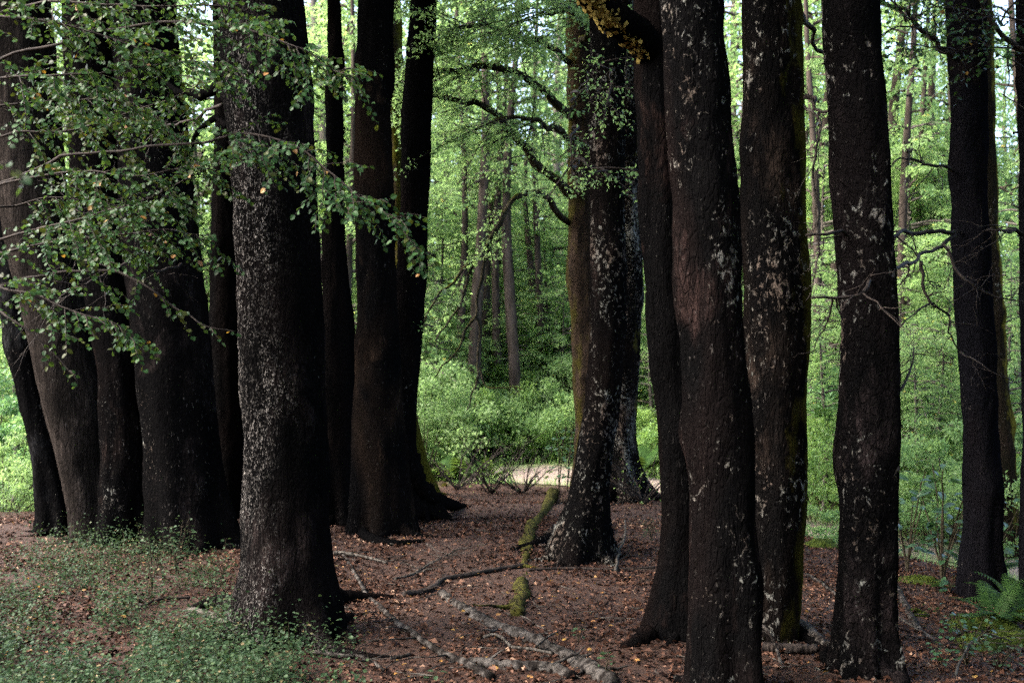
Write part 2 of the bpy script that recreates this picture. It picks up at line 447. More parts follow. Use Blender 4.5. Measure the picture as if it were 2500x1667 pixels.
LEAF6_V = np.array([[0, 0, 0], [0.28, 0.30, 0.05], [0.7, 0.27, 0.04], [1, 0, -0.06], [0.7, -0.27, 0.04], [0.28, -0.30, 0.05]])
LEAF6_F = np.array([[0, 1, 2, 3], [0, 3, 4, 5]])

def leaf_me(name, mat, tint=0.0):
    g = Geo(); g.add(LEAF_V, LEAF_F, tint); return g.mesh(name, mat, False)
ME_GREEN = leaf_me('leaf_green', M_BOUGH); ME_OLIVE = leaf_me('leaf_olive', M_OLIVE); ME_YEL = leaf_me('leaf_yellow', M_YELLOW)

def mat4(M, T, s):
    m = Matrix.Identity(4)
    for i in range(3):
        for j in range(3): m[i][j] = float(M[i, j] * s)
        m[i][3] = float(T[i])
    return m

def twig_leaves(r, pts, spacing, droop=0.3, up=1.0, L=0.03, skip=0.15, wob=0.5):
    """leaf frames alternating along a twig polyline -> pos, dir, normal, size"""
    seg = np.linalg.norm(np.diff(pts, axis=0), axis=1); cum = np.concatenate([[0], np.cumsum(seg)])
    n = max(2, int(cum[-1] / spacing))
    s = np.linspace(cum[-1] * skip, cum[-1], n)
    pos = np.stack([np.interp(s, cum, pts[:, k]) for k in range(3)], -1)
    t = nrm(np.stack([np.interp(s, cum, np.gradient(pts[:, k])) for k in range(3)], -1))
    side = nrm(np.cross(t, np.array([0, 0, 1.]) + 1e-3))
    sg = np.where(np.arange(n) % 2, 1., -1.)[:, None]
    D = nrm(t * 0.55 + side * sg * 0.8 + r.normal(0, 0.25, (n, 3)) - np.array([0, 0, droop]))
    N = nrm(np.array([-0.15, -0.62 * up, 0.75]) + r.normal(0, wob, (n, 3)))
    return pos, D, N, L * r.uniform(0.65, 1.15, n)

# ---------------------------------------------------------------- near leafy boughs
def leafy_bough(name, label, cat, pts, group, nobj=300, twig=(0.14, 0.40), every=0.055, L=0.032, spacing=0.021, stem_r=0.007, seed=0,
                yellow=0.022, olive=0.22, droop=0.35, vert=0.9, parent=None, lead=None):
    r = rs(seed)
    line = smooth_line([P(*p) for p in pts], 48)
    base = line[0].copy()
    root = parent or thing(name, label, cat, base, group)
    org = base if parent is None else np.array(parent.location)
    line = line + fbm(line * 4, seed, 2)[:, None] * 0.012 * np.array([1, 1, 1.5])
    g = Geo(); g.tube(line - org, np.linspace(stem_r, stem_r * 0.25, 48), 6)
    if lead is not None:                       # bare inner part of the bough, back to the trunk that carries it
        a0 = np.array([lead[0], lead[1], line[0][2] + (lead[2] if len(lead) > 2 else -0.25)]); b0_ = line[0]
        q = np.linspace(0, 1, 22)[:, None]
        ll = a0 + (b0_ - a0) * q + np.array([0, 0, 0.22]) * np.sin(q * math.pi) * np.linalg.norm(b0_ - a0) * 0.3
        ll = ll + np.stack([fbm(ll * 3, seed + 1, 2), fbm(ll * 3, seed + 2, 2), fbm(ll * 3, seed + 3, 2)], -1) * 0.03 * np.sin(q * math.pi)
        g.tube(ll - org, np.linspace(stem_r * 1.4, stem_r * 0.9, 22), 7, jit=0.15, seed=seed)
    LP, LD, LN, LS = [], [], [], []
    seg = np.linalg.norm(np.diff(line, axis=0), axis=1).sum()
    nt = int(seg / every); tan = nrm(np.gradient(line, axis=0))
    for i in range(nt):
        u = (i + 0.5) / nt * 0.96 + 0.03; k = min(47, int(u * 47)); p0 = line[k]; t = tan[k]
        h = nrm(np.cross(t, np.array([0, 0, 1.])))
        a = r.uniform(-1, 1) * vert
        sv = nrm(h * (1 if i % 2 else -1) * math.cos(a) + np.array([0, 0, math.sin(a)]))
        ln = r.uniform(*twig) * (1.1 - 0.55 * u)
        d = nrm(t * r.uniform(0.5, 1.0) + sv * 0.9)
        q = np.linspace(0, 1, 6)[:, None]
        tp = p0 + d * ln * q + np.array([0, 0, -droop]) * ln * q ** 2 + r.normal(0, 0.008, (6, 3)) * q
        g.tube(tp - org, np.linspace(0.0032, 0.0012, 6), 4, cap=False)
        o = twig_leaves(r, tp, spacing, droop, 1.0, L)
        LP.append(o[0]); LD.append(o[1]); LN.append(o[2]); LS.append(o[3])
        if ln > 0.22:
            for w in range(2):
                kk = r.integers(2, 5); sd_ = nrm(np.cross(d, np.array([0, 0, 1.]))) * (1 if w else -1)
                d2 = nrm(d * 0.6 + sd_ * 0.8 + r.normal(0, 0.2, 3)); l2 = ln * 0.5
                tp2 = tp[kk] + d2 * l2 * q + np.array([0, 0, -droop]) * l2 * q ** 2
                g.tube(tp2 - org, np.linspace(0.0018, 0.0008, 6), 4, cap=False)
                o = twig_leaves(r, tp2, spacing, droop, 1.0, L)
                LP.append(o[0]); LD.append(o[1]); LN.append(o[2]); LS.append(o[3])
    LP, LD, LN, LS = map(np.concatenate, (LP, LD, LN, LS))
    stem = link('stem', g.mesh('stem', M_TWIG, True), root)
    holder = root if parent is None else stem
    M = frames(LD, LN)
    n = len(LP); order = r.permutation(n); no = min(nobj, n)
    sel, rest = order[:no], order[no:]
    for i in sel:
        x = r.random()
        me = ME_YEL if x < yellow else ME_OLIVE if x < yellow + olive else ME_GREEN
        o = bpy.data.objects.new('leaf', me); COL.objects.link(o); o.parent = holder
        o.matrix_local = mat4(M[i], LP[i] - org, LS[i])
    if len(rest):
        g2 = Geo(); g2.scatter(LEAF_V, LEAF_F, M[rest], LP[rest] - org, LS[rest], r.uniform(0, 1, len(rest)))
        link('foliage', g2.mesh('foliage', M_BOUGH), holder, kind='stuff')
    return root, n

# ---------------------------------------------------------------- foliage prototypes for the forest behind
def spray_proto(r, n=70, L=0.9):
    """flat drooping spray along +X: leaf pos, dir, normal"""
    ax = r.uniform(0.05, 1, n) ** 0.8 * L
    w = (0.42 * L) * (1 - (ax / L) ** 1.6) + 0.06 * L
    y = r.uniform(-1, 1, n) * w
    z = -0.22 * (ax ** 2 + y ** 2) / L + r.normal(0, 0.03, n)
    D = nrm(np.stack([np.full(n, 0.6), np.sign(y) * 0.8, -0.3 + 0 * y], -1) + r.normal(0, 0.35, (n, 3)))
    N = nrm(np.array([0, 0, 1.]) + r.normal(0, 0.45, (n, 3)))
    return np.stack([ax, y, z], -1), D, N

def crown_proto(seed, z0, z1, R, nbr, leaf, nleaf, mat, bare=0.12, profile=1.0):
    """(crown mesh, limb geometry) for a tree whose trunk runs up the Z axis"""
    r = rs(seed)
    g, lim = Geo(), Geo()
    sp = [spray_proto(r, nleaf, 1.0) for _ in range(6)]
    for b in range(nbr):
        u = (b + r.random()) / nbr
        z = z0 + (z1 - z0) * u
        az = r.uniform(0, 2 * math.pi)
        ln = R * (0.55 + 0.45 * r.random()) * (1 - 0.65 * u ** 1.8 * profile)
        d = np.array([math.cos(az), math.sin(az), 0.0])
        q = np.linspace(0, 1, 8)[:, None]
        bl = np.array([0, 0, z]) + d * ln * q + np.array([0, 0, 1.]) * (ln * (0.30 * q - 0.36 * q ** 2 * r.uniform(0.5, 1.4))) + np.cumsum(r.normal(0, 0.05, (8, 3)), 0) * q
        lim.tube(bl, np.linspace(0.035, 0.006, 8) * (0.6 + 0.25 * ln), 5, cap=False)
        if r.random() < bare: continue
        ns = max(3, int(ln * 2.6))
        for s in range(ns):
            t = 0.22 + 0.78 * (s + r.random()) / ns
            k = min(7, int(t * 7)); p = bl[k] + r.normal(0, 0.10, 3)
            a2 = az + r.uniform(-1.15, 1.15)
            tilt = r.normal(-0.15, 0.22)
            X = np.array([math.cos(a2) * math.cos(tilt), math.sin(a2) * math.cos(tilt), math.sin(tilt)])
            Nn = nrm(np.array([0, 0, 1.]) + r.normal(0, 0.22, 3))
            Fm = frames(X[None], Nn[None])[0]
            q0, D, N = sp[r.integers(6)]
            sc = r.uniform(0.7, 1.35)
            pos = (q0 * sc) @ Fm.T + p
            M = frames(D @ Fm.T, N @ Fm.T)
            base_t = r.beta(2, 2)
            tint = np.clip(base_t * 0.8 + r.uniform(0, 0.22, len(pos)), 0, 0.95)
            tint[r.random(len(pos)) < 0.006] = 1.0
            g.scatter(LEAF4_V, LEAF4_F, M, pos, leaf * r.uniform(0.7, 1.3, len(pos)), tint)
    return g.mesh('crown', mat), lim

def trunk_geo(seed, h, r0, lean=0.0, sides=14, step=0.35, wob=0.08):
    r = rs(seed); k = int(h / step)
    z = np.linspace(-0.3, h, k)
    c = np.stack([lean * z + wob * np.sin(z * 0.55 + r.uniform(0, 6)) * (z / h), wob * np.sin(z * 0.4 + r.uniform(0, 6)) * (z / h), z], -1)
    rad = r0 * (1 - 0.97 * (np.clip(z, 0, h) / h) ** 1.3) * (1 + 0.9 * np.exp(-np.clip(z, 0, 9) / 0.35))
    g = Geo(); g.tube(c, rad, sides, jit=0.16, seed=seed)
    return g

BG = []   # (trunk mesh, crown mesh)
for i, (z0, z1, R, nb, mat, bk, r0) in enumerate([
        (2.6, 13.0, 3.6, 60, M_BG, M_FARBARK, 0.24), (2.0, 12.5, 3.3, 60, M_BGC, M_FARBARK, 0.20),
        (3.6, 14, 3.6, 56, M_BG, M_FARGREY, 0.22), (1.2, 8.5, 2.7, 52, M_BG, M_FARGREY, 0.11), (4.2, 14.5, 2.8, 34, M_BG, M_FARRED, 0.24), (5.5, 14.5, 1.9, 24, M_BG, M_FARRED, 0.19)]):
    cm, lim = crown_proto(100 + i, z0, z1, R, nb, 0.095, 72, mat)
    tg = trunk_geo(200 + i, z1 - 0.2, r0, wob=0.5 if i == 5 else 0.22, lean=0.03 if i == 5 else 0.0)
    tm = Geo()
    for v, t in zip(tg.v, tg.t): pass
    tm.v, tm.f, tm.t, tm.n = tg.v, tg.f, tg.t, tg.n
    off = tm.n
    for f in lim.f: tm.f.append(f + off)
    tm.v += lim.v; tm.t += lim.t; tm.n += lim.n
    BG.append((tm.mesh('trunk', bk, True), cm))

def bg_tree(px, d, kind, label, group, s=1.0, rz=0.0, name='beech_tree', sz=None):
    x = (px - CX) / F * d
    o = thing(name, label, 'tree', (x, d, gz(x, d)), group, rz)
    o.scale = (s, s, sz or s * (1 + 0.6 * float(sstep(26, 42, d))))
    link('trunk', BG[kind][0], o); link('crown', BG[kind][1], o)
    return o

def shrub_proto(seed, R, H, n, leaf, mat, base=LEAF4_V, bf=LEAF4_F, stems=14, clumps=26):
    r = rs(seed); g, st = Geo(), Geo()
    ctr = []
    for c in range(clumps):
        az = r.uniform(0, 2 * math.pi); rr = math.sqrt(r.random()) * R
        z = H * (0.18 + 0.82 * r.random() ** 0.7) * math.sqrt(max(0.05, 1 - 0.75 * (rr / R) ** 2))
        ctr.append((rr * math.cos(az), rr * math.sin(az), z))
    ctr = np.array(ctr)
    for k in range(min(stems, clumps)):
        tp = ctr[k]; q = np.linspace(0, 1, 6)[:, None]
        b = np.array([tp[0] * 0.15, tp[1] * 0.15, -0.05])
        l = b + (tp - b) * q + np.array([0, 0, 1]) * 0.2 * np.sin(q * math.pi) * H * 0.3
        st.tube(l, np.linspace(0.012, 0.004, 6) * (0.5 + H * 0.4), 5, cap=False)
    per = n // clumps
    for c in ctr:
        s = r.uniform(0.35, 1.15) * R * 0.32
        u = nrm(r.normal(0, 1, (per, 3))) * (r.random((per, 1)) ** 0.4) * np.array([1, 1, 0.55]) * s
        D = nrm(u * 1.2 / max(s, 1e-3) + r.normal(0, 0.6, (per, 3)) - np.array([0, 0, 0.2]))
        N = nrm(np.array([0, 0, 0.9]) + u / s * 0.4 + r.normal(0, 0.45, (per, 3)))
        g.scatter(base, bf, frames(D, N), c + u, leaf * r.uniform(0.6, 1.25, per), np.clip(r.beta(1.2, 1.2) * 0.75 + r.uniform(0, 0.25, per), 0, 0.95))
    return g.mesh('foliage', mat), st.mesh('stem', M_STEM, True)
SH = [shrub_proto(300, 1.5, 1.9, 9000, 0.065, M_SHRUB), shrub_proto(301, 1.3, 2.6, 8000, 0.085, M_BGLOSS), shrub_proto(302, 1.4, 1.7, 9000, 0.060, M_BGC, clumps=40), shrub_proto(303, 0.95, 1.15, 5200, 0.055, M_BG, clumps=34)]

def bg_shrub(px, d, kind, label, group, s=1.0, rz=0.0, name='shrub'):
    x = (px - CX) / F * d
    o = thing(name, label, 'shrub', (x, d, gz(x, d) - 0.05), group, rz)
    o.scale = (s * (0.85 + 0.3 * ((px * 7) % 10) / 10), s, s * (0.75 + 0.8 * ((px * 13) % 17) / 17))
    link('stem', SH[kind][1], o); link('foliage', SH[kind][0], o)
    return o

# ---------------------------------------------------------------- the near trees
CANOPY = crown_proto(400, 7.0, 15, 4.0, 58, 0.125, 60, M_BG)[0]

def near_tree(label, d, prof, yb, mat, H=17.0, seed=0, lobes=4, lob=0.30, crown=True, nroots=5, flute=0.06, group='dark beech trunks of the near stand', extra=None):
    """prof: rows (y, x_left, x_right) in photo pixels, top to bottom; yb: pixel row where it meets the ground"""
    prof = np.array(prof, float)
    xb = np.interp(yb, prof[:, 0], (prof[:, 1] + prof[:, 2]) / 2)
    bx = (xb - CX) / F * d
    b0 = gz(bx, d)
    root = thing('beech_tree', label, 'tree', (bx, d, b0), group)
    # profile in metres: z, centre x, radius
    z = CAMZ - (prof[:, 0] - HY) / F * d
    cx = ((prof[:, 1] + prof[:, 2]) / 2 - CX) / F * d
    rad = (prof[:, 2] - prof[:, 1]) / 2 / F * d
    o = np.argsort(z); z, cx, rad = z[o], cx[o], rad[o]
    lean = np.clip((cx[-1] - cx[-3]) / max(0.3, z[-1] - z[-3]), -0.08, 0.08)
    zt = z[-1]
    ze = np.linspace(zt + 0.8, H, 6)
    z2 = np.concatenate([z, ze]); cx2 = np.concatenate([cx, cx[-1] + lean * (ze - zt)])
    rad2 = np.concatenate([rad, rad[-1] * (1 - 0.7 * (ze - zt) / (H - zt))])
    zz = np.concatenate([np.arange(b0 - 0.25, max(zt, 3) + 0.5, 0.035), np.arange(max(zt, 3) + 0.6, H, 0.4)])
    # smooth the hand-read profile a little
    def sm(a):
        v = np.interp(zz, z2, a); k = 7; vp = np.pad(v, k // 2, mode='edge'); return np.convolve(vp, np.ones(k) / k, 'valid')
    CXs, RR = sm(cx2), sm(rad2)
    A = 52; th = np.arange(A) * 2 * math.pi / A
    hgt = np.clip(zz - b0, 0, None)
    ct, st = np.cos(th), np.sin(th)
    r = rs(seed); ph = r.uniform(0, 6.28)
    K = len(zz)
    Rg = np.repeat(RR[:, None], A, 1)
    q = np.stack([np.repeat(ct[None] * 1.2, K, 0), np.repeat(st[None] * 1.2, K, 0), np.repeat(zz[:, None] * 0.45, A, 1)], -1).reshape(-1, 3) + seed * 3.1
    Rg = Rg * (1 + flute * fbm(q, seed, 2).reshape(K, A))
    lobe = np.cos(lobes * th + ph)[None] * 0.6 + np.cos((lobes + 3) * th + 2 * ph)[None] * 0.4
    Rg = Rg * (1 + lob * np.exp(-hgt / 0.42)[:, None] * lobe)
    # depth direction flare not seen in the profile already comes from RR; bark plates:
    q3 = np.stack([np.repeat(ct[None], K, 0) * Rg * 22, np.repeat(st[None], K, 0) * Rg * 22, np.repeat(zz[:, None] * 5.0, A, 1)], -1).reshape(-1, 3) + seed * 11.7
    Rg = Rg + (0.011 * fbm(q3 * 0.7, seed + 5, 3) + 0.012 * fbm(q3 * np.array([0.25, 0.25, 0.5]), seed + 8, 2)).reshape(K, A)
    for _ in range(7):
        kz, kt, kr, ka = r.uniform(b0 + 0.4, 6.0), r.uniform(0, 6.28), r.uniform(0.05, 0.13), r.uniform(0.012, 0.045)
        da = (th[None] - kt + math.pi) % (2 * math.pi) - math.pi
        Rg = Rg + ka * np.exp(-((zz[:, None] - kz) ** 2 / (kr * 1.5) ** 2 + (da * RR[:, None]) ** 2 / kr ** 2))
    V = np.stack([CXs[:, None] + Rg * ct[None] - bx, Rg * st[None] * 1.0, np.repeat(zz[:, None] - b0, A, 1)], -1)
    g = Geo()
    i = np.arange(K - 1)[:, None]; j = np.arange(A)[None]
    g.add(V, np.stack([i * A + j, i * A + (j + 1) % A, (i + 1) * A + (j + 1) % A, (i + 1) * A + j], -1).reshape(-1, 4))
    link('trunk', g.mesh('trunk', mat, True), root)
    if crown:
        c = link('crown', CANOPY, root)
        c.rotation_euler = (0, 0, r.uniform(0, 6.28)); k = r.uniform(0.85, 1.1)
        k *= 0.72 if d > 11.2 else 1.0; c.scale = (k, k, k); c.location = (CXs[-1] * 0.6 + cx[-1] * 0.4 - bx, -1.3, 0.8 + (2.2 if d > 11.2 else 0))
    rb = float(np.interp(b0 + 0.05, zz, RR))
    for i in range(nroots):
        a = ph / lobes + 6.2832 * (i + r.uniform(-0.25, 0.25)) / nroots
        ln = rb * r.uniform(1.3, 2.6); q = np.linspace(0, 1, 12)
        rx = bx + np.cos(a + 0.5 * np.sin(q * 2.0 + i)) * (rb * 0.55 + ln * q); ry = d + np.sin(a + 0.5 * np.sin(q * 2.0 + i)) * (rb * 0.55 + ln * q)
        rr = rb * r.uniform(0.16, 0.26) * (1 - 0.85 * q ** 0.8)
        rz_ = ground_z(rx, ry) + rr * 0.15 + rb * 0.5 * np.exp(-q * 9.0) - 0.03 * q
        gg = Geo(); gg.tube(np.stack([rx - bx, ry - d, rz_ - b0], -1), rr, 10, jit=0.25, seed=seed + i)
        link('root', gg.mesh('root', mat, True), root)
    return root

def limb(tree, pts, r0, r1, mat, name='branch', sides=9, n=44, jit=0.28, seed=0, wig=0.06):
    """a branch (part of tree) along photo points (px, py, depth)"""
    line = smooth_line([P(*p) for p in pts], n)
    line = line + np.stack([fbm(line * 3.1, seed, 2), fbm(line * 3.1, seed + 5, 2), fbm(line * 3.1, seed + 9, 2)], -1) * wig
    g = Geo(); g.tube(line - np.array(tree.location), np.linspace(r0, r1, n), sides, jit=jit, seed=seed)
    return link(name, g.mesh(name, mat, True), tree)

def twiggery(tree, pts, r0, seed, mat=None, nside=7, side=(0.15, 0.5), wig=0.035, dens=1.0, name='branch'):
    """bare crooked branch with short side twigs, one part"""
    r = rs(seed); line = smooth_line([P(*p) for p in pts], 30)
    line = line + np.stack([fbm(line * 4, seed, 3), fbm(line * 4, seed + 5, 3), fbm(line * 4, seed + 9, 3)], -1) * wig
    org = np.array(tree.location)
    g = Geo(); g.tube(line - org, np.linspace(r0, r0 * 0.35, 30), 6, jit=0.25, seed=seed)
    tan = nrm(np.gradient(line, axis=0))
    for i in range(nside):
        k = r.integers(4, 29); d = nrm(tan[k] * 0.4 + r.normal(0, 0.7, 3)); ln = r.uniform(*side)
        q = np.linspace(0, 1, 7)[:, None]
        tp = line[k] + d * ln * q + np.cumsum(r.normal(0, 0.03 * ln, (7, 3)), 0) - np.array([0, 0, 0.2]) * ln * q ** 2
        g.tube(tp - org, np.linspace(r0 * 0.35, r0 * 0.08, 7), 4, cap=False)
        for w in range(2):
            kk = r.integers(2, 6); d2 = nrm(d + r.normal(0, 0.8, 3)); l2 = ln * 0.5
            tp2 = tp[kk] + d2 * l2 * q + np.cumsum(r.normal(0, 0.03 * l2, (7, 3)), 0)
            g.tube(tp2 - org, np.linspace(r0 * 0.18, r0 * 0.06, 7), 4, cap=False)
    return link(name, g.mesh(name, mat or M_TWIG, True), tree)

def root_part(tree, pts, r0, r1, mat, seed=0):
    """a surface root along ground pixels"""
    L = np.array([ghit(*p) for p in pts]); k = len(L)
    rr = np.linspace(r0, r1, k)
    L[:, 2] += rr * 0.25
    line = smooth_line(np.column_stack([L, rr]), 22)
    g = Geo(); g.tube(line[:, :3] - np.array(tree.location), line[:, 3], 10, jit=0.2, seed=seed)
    return link('root', g.mesh('root', mat, True), tree)

B = bark_mat
mt1 = B('bark_lean', 1, brown=(0.034, 0.030, 0.027), brown_amt=0.35, lichen=0.55, speck=0.7)
mt2 = B('bark_brown', 2, dark=(0.006, 0.0048, 0.004), brown=(0.040, 0.029, 0.022), brown_amt=1.1, lichen=0.25, speck=0.6, stretch=0.12)
mt3 = B('bark_grey_streak', 3, brown_amt=0.25, lichen=0.5, speck=0.8)
mt4 = B('bark_broad', 4, brown=(0.032, 0.022, 0.018), brown_amt=0.4, lichen=0.3, speck=0.8)
mt5 = B('bark_black', 5, brown_amt=0.05, lichen=0.0, speck=0.2)
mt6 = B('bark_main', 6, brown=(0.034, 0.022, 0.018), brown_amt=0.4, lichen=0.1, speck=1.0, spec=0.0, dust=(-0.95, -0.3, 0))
mt9 = B('bark_peeling', 9, brown=(0.060, 0.034, 0.020), brown_amt=0.25, lichen=0.12, speck=0.5)
mt10 = B('bark_black_speckled', 10, brown_amt=0.08, lichen=0.22, speck=0.3)
mt11 = B('bark_mossy', 11, dark=(0.018, 0.013, 0.008), brown=(0.065, 0.042, 0.025), brown_amt=0.9, lichen=0.0, moss=0.75, moss_dir=(0.6, -0.6, 0), moss_col=(0.045, 0.044, 0.007))
mt12 = B('bark_mossy_red', 12, dark=(0.014, 0.010, 0.007), brown=(0.060, 0.036, 0.023), brown_amt=1.0, lichen=0.15, moss=0.45, moss_dir=(-0.7, -0.3, 0), moss_col=(0.024, 0.022, 0.006))
mt13 = B('bark_lichened', 13, brown_amt=0.3, lichen=1.25, speck=0.5, lsc=32)
mt13b = B('bark_lichened_pale', 14, brown_amt=0.2, lichen=1.35, speck=0.5, moss=0.2, moss_dir=(0.6, -0.3, -0.3))
mt14a = B('bark_black_foot', 15, brown=(0.034, 0.018, 0.013), brown_amt=0.2, lichen=0.15, speck=0.3)
mt14 = B('bark_thick', 16, brown=(0.040, 0.022, 0.017), brown_amt=0.45, lichen=0.75, speck=0.9, lsc=30)
mt15 = B('bark_mossy_side', 17, brown=(0.036, 0.023, 0.016), brown_amt=0.4, lichen=1.0, speck=0.7, lsc=26, moss=0.5, moss_dir=(1.0, -0.1, 0), moss_col=(0.028, 0.024, 0.005))
mt16 = B('bark_blotched', 18, brown=(0.030, 0.020, 0.017), brown_amt=0.5, lichen=1.0, speck=0.5, lsc=24, stretch=0.4)
mt17 = B('bark_dark_slim', 19, dark=(0.0040, 0.0036, 0.0042), brown_amt=0.1, lichen=0.1, speck=0.2)
mt19 = B('bark_mossy_slim', 20, dark=(0.010, 0.008, 0.005), brown_amt=0.4, lichen=0.6, moss=0.5, moss_dir=(1, -0.2, 0), moss_col=(0.08, 0.07, 0.012))

G1, G2 = 'beech trunks of the near left stand', 'beech trunks of the near right stand'
t1 = near_tree('leaning dark trunk farthest left, bare foot beside the bright shrubs', 10.6,
    [(0, -95, -20), (300, -55, 20), (550, -25, 55), (841, 15, 95), (952, 42, 108), (1067, 70, 140), (1150, 86, 155), (1250, 92, 178), (1300, 88, 186)], 1295, mt1, seed=1, group=G1)
t2 = near_tree('broad brown fibrous trunk leaning left behind the leafy boughs', 10.3,
    [(0, -40, 118), (250, -12, 142), (575, 17, 172), (883, 84, 235), (1082, 132, 258), (1258, 170, 272), (1312, 176, 282)], 1310, mt2, seed=2, group=G1)
t3 = near_tree('dark grey-streaked trunk squeezed between two broader left trunks', 10.0,
    [(0, 152, 285), (300, 165, 295), (575, 182, 312), (900, 240, 338), (1100, 248, 348), (1250, 246, 356), (1318, 238, 366)], 1316, mt3, seed=3, group=G1)
t4 = near_tree('wide dark trunk with pale flecks, biggest of the left clump', 9.9,
    [(0, 268, 425), (150, 280, 436), (352, 290, 460), (575, 304, 483), (850, 324, 512), (1124, 352, 536), (1250, 362, 552), (1320, 356, 570)], 1318, mt4, seed=4, group=G1)
t5 = near_tree('black slender trunk in the shade just left of the main trunk', 12.0,
    [(0, 520, 590), (300, 527, 600), (574, 517, 600), (856, 511, 606), (1050, 512, 612), (1220, 505, 620), (1260, 495, 632)], 1258, mt5, seed=5, group=G1)
t6 = near_tree('stout main trunk standing alone in the left foreground, sheen painted on its left side', 6.45,
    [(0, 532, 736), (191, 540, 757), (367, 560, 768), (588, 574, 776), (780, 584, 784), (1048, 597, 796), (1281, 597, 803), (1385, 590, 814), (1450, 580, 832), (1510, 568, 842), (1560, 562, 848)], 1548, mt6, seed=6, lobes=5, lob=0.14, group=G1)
t7 = near_tree('narrow black trunk hidden behind the right side of the main trunk', 11.5,
    [(0, 800, 833), (184, 797, 837), (421, 797, 840), (588, 790, 842), (780, 785, 864), (871, 780, 870), (1050, 776, 872), (1250, 765, 885), (1285, 755, 892)], 1280, mt5, seed=7, group=G1)
t9 = near_tree('tall dark trunk with orange peeling bark low on it, centre left', 10.6,
    [(0, 874, 960), (268, 864, 954), (498, 868, 962), (665, 868, 968), (818, 872, 974), (990, 864, 984), (1120, 860, 992), (1281, 856, 1005), (1310, 850, 1012)], 1305, mt9, seed=9, group=G1)
t10 = near_tree('leaning black trunk whose root flares right onto the litter', 11.8,
    [(0, 1004, 1067), (115, 993, 1061), (268, 983, 1053), (498, 976, 1046), (703, 966, 1040), (856, 955, 1030), (1002, 945, 1016), (1105, 938, 1014), (1180, 930, 1034), (1230, 922, 1062), (1275, 910, 1084)], 1268, mt10, seed=10, group=G1)
t11 = near_tree('moss-covered brown trunk standing right behind two black trunks', 14.0,
    [(0, 908, 977), (203, 915, 989), (420, 925, 990), (700, 935, 1000), (1002, 945, 1016), (1067, 948, 1028), (1140, 945, 1046), (1190, 935, 1066)], 1186, mt11, seed=11, group=G1)
t12 = near_tree('reddish mossy trunk with long limbs reaching left over the clearing', 13.8,
    [(0, 1382, 1450), (115, 1382, 1452), (306, 1387, 1458), (574, 1386, 1462), (692, 1383, 1465), (780, 1391, 1470), (914, 1397, 1478), (1048, 1403, 1486), (1190, 1396, 1500)], 1186, mt12, seed=12, crown=False, group=G2)
t13 = near_tree('white-lichened dark trunk standing on splayed roots, left of the gap', 9.4,
    [(0, 1443, 1520), (191, 1443, 1522), (574, 1443, 1532), (780, 1441, 1530), (963, 1430, 1518), (1105, 1406, 1498), (1180, 1392, 1488), (1228, 1378, 1484), (1290, 1352, 1490), (1330, 1334, 1496), (1360, 1322, 1502)], 1345, mt13, seed=13, lobes=3, lob=0.25, group=G2)
t13b = near_tree('pale lichened trunk with mossy foot behind the splayed-root trunk', 13.7,
    [(0, 1500, 1556), (191, 1500, 1560), (574, 1505, 1568), (703, 1503, 1571), (914, 1482, 1560), (1048, 1472, 1552), (1120, 1464, 1558), (1170, 1452, 1574), (1222, 1436, 1606)], 1212, mt13b, seed=14, group=G2)
t14a = near_tree('black trunk with wide sooty foot, pressed against the thick right trunk', 6.25,
    [(0, 1545, 1650), (191, 1550, 1655), (574, 1567, 1668), (780, 1583, 1680), (933, 1596, 1690), (1067, 1606, 1700), (1281, 1613, 1706), (1381, 1602, 1712), (1480, 1578, 1712), (1553, 1560, 1716), (1580, 1552, 1720)], 1572, mt14a, seed=15, lobes=4, lob=0.08, group=G2)
t14 = near_tree('thick rough-barked trunk nearest the camera, right of centre', 5.15,
    [(0, 1610, 1766), (77, 1612, 1770), (172, 1618, 1774), (344, 1629, 1786), (574, 1640, 1806), (780, 1655, 1812), (971, 1667, 1828), (1144, 1677, 1840), (1335, 1684, 1846), (1526, 1686, 1853), (1667, 1680, 1860), (1740, 1664, 1880)], 1715, mt14, seed=16, group=G2)
t15 = near_tree('straight trunk with mossy right side and white lichen near its foot', 6.1,
    [(0, 1811, 1953), (230, 1814, 1957), (574, 1815, 1965), (703, 1818, 1974), (894, 1822, 1972), (1144, 1828, 1968), (1297, 1826, 1965), (1450, 1822, 1957), (1549, 1816, 1946), (1590, 1808, 1950)], 1580, mt15, seed=17, lob=0.08, group=G2)
t16 = near_tree('blotchy dark trunk with pinkish scar, second from the right edge group', 5.4,
    [(0, 2012, 2144), (96, 2010, 2146), (268, 2026, 2163), (421, 2037, 2175), (574, 2045, 2181), (665, 2051, 2190), (894, 2054, 2196), (1124, 2052, 2190), (1335, 2045, 2183), (1526, 2037, 2185), (1664, 2026, 2198), (1720, 2010, 2214)], 1690, mt16, seed=18, group=G2)
t17 = near_tree('slim near-black trunk rising from the ferns at the right', 8.3,
    [(0, 2311, 2401), (230, 2322, 2405), (383, 2324, 2408), (574, 2330, 2414), (703, 2334, 2420), (894, 2343, 2428), (1105, 2354, 2436), (1258, 2357, 2441), (1350, 2352, 2440), (1411, 2346, 2446)], 1400, mt17, seed=19, group=G2)
t18 = near_tree('dark trunk cut off by the right edge of the picture', 8.0,
    [(0, 2485, 2560), (383, 2491, 2566), (703, 2495, 2572), (1100, 2497, 2580), (1440, 2492, 2590)], 1430, mt17, seed=21, group=G2)
t19 = near_tree('thin mossy trunk peeping out behind the slim black right trunk', 12.0,
    [(0, 2388, 2420), (400, 2398, 2430), (588, 2406, 2439), (894, 2424, 2458), (1086, 2434, 2474), (1270, 2436, 2486)], 1260, mt19, seed=22, crown=False, group=G2)

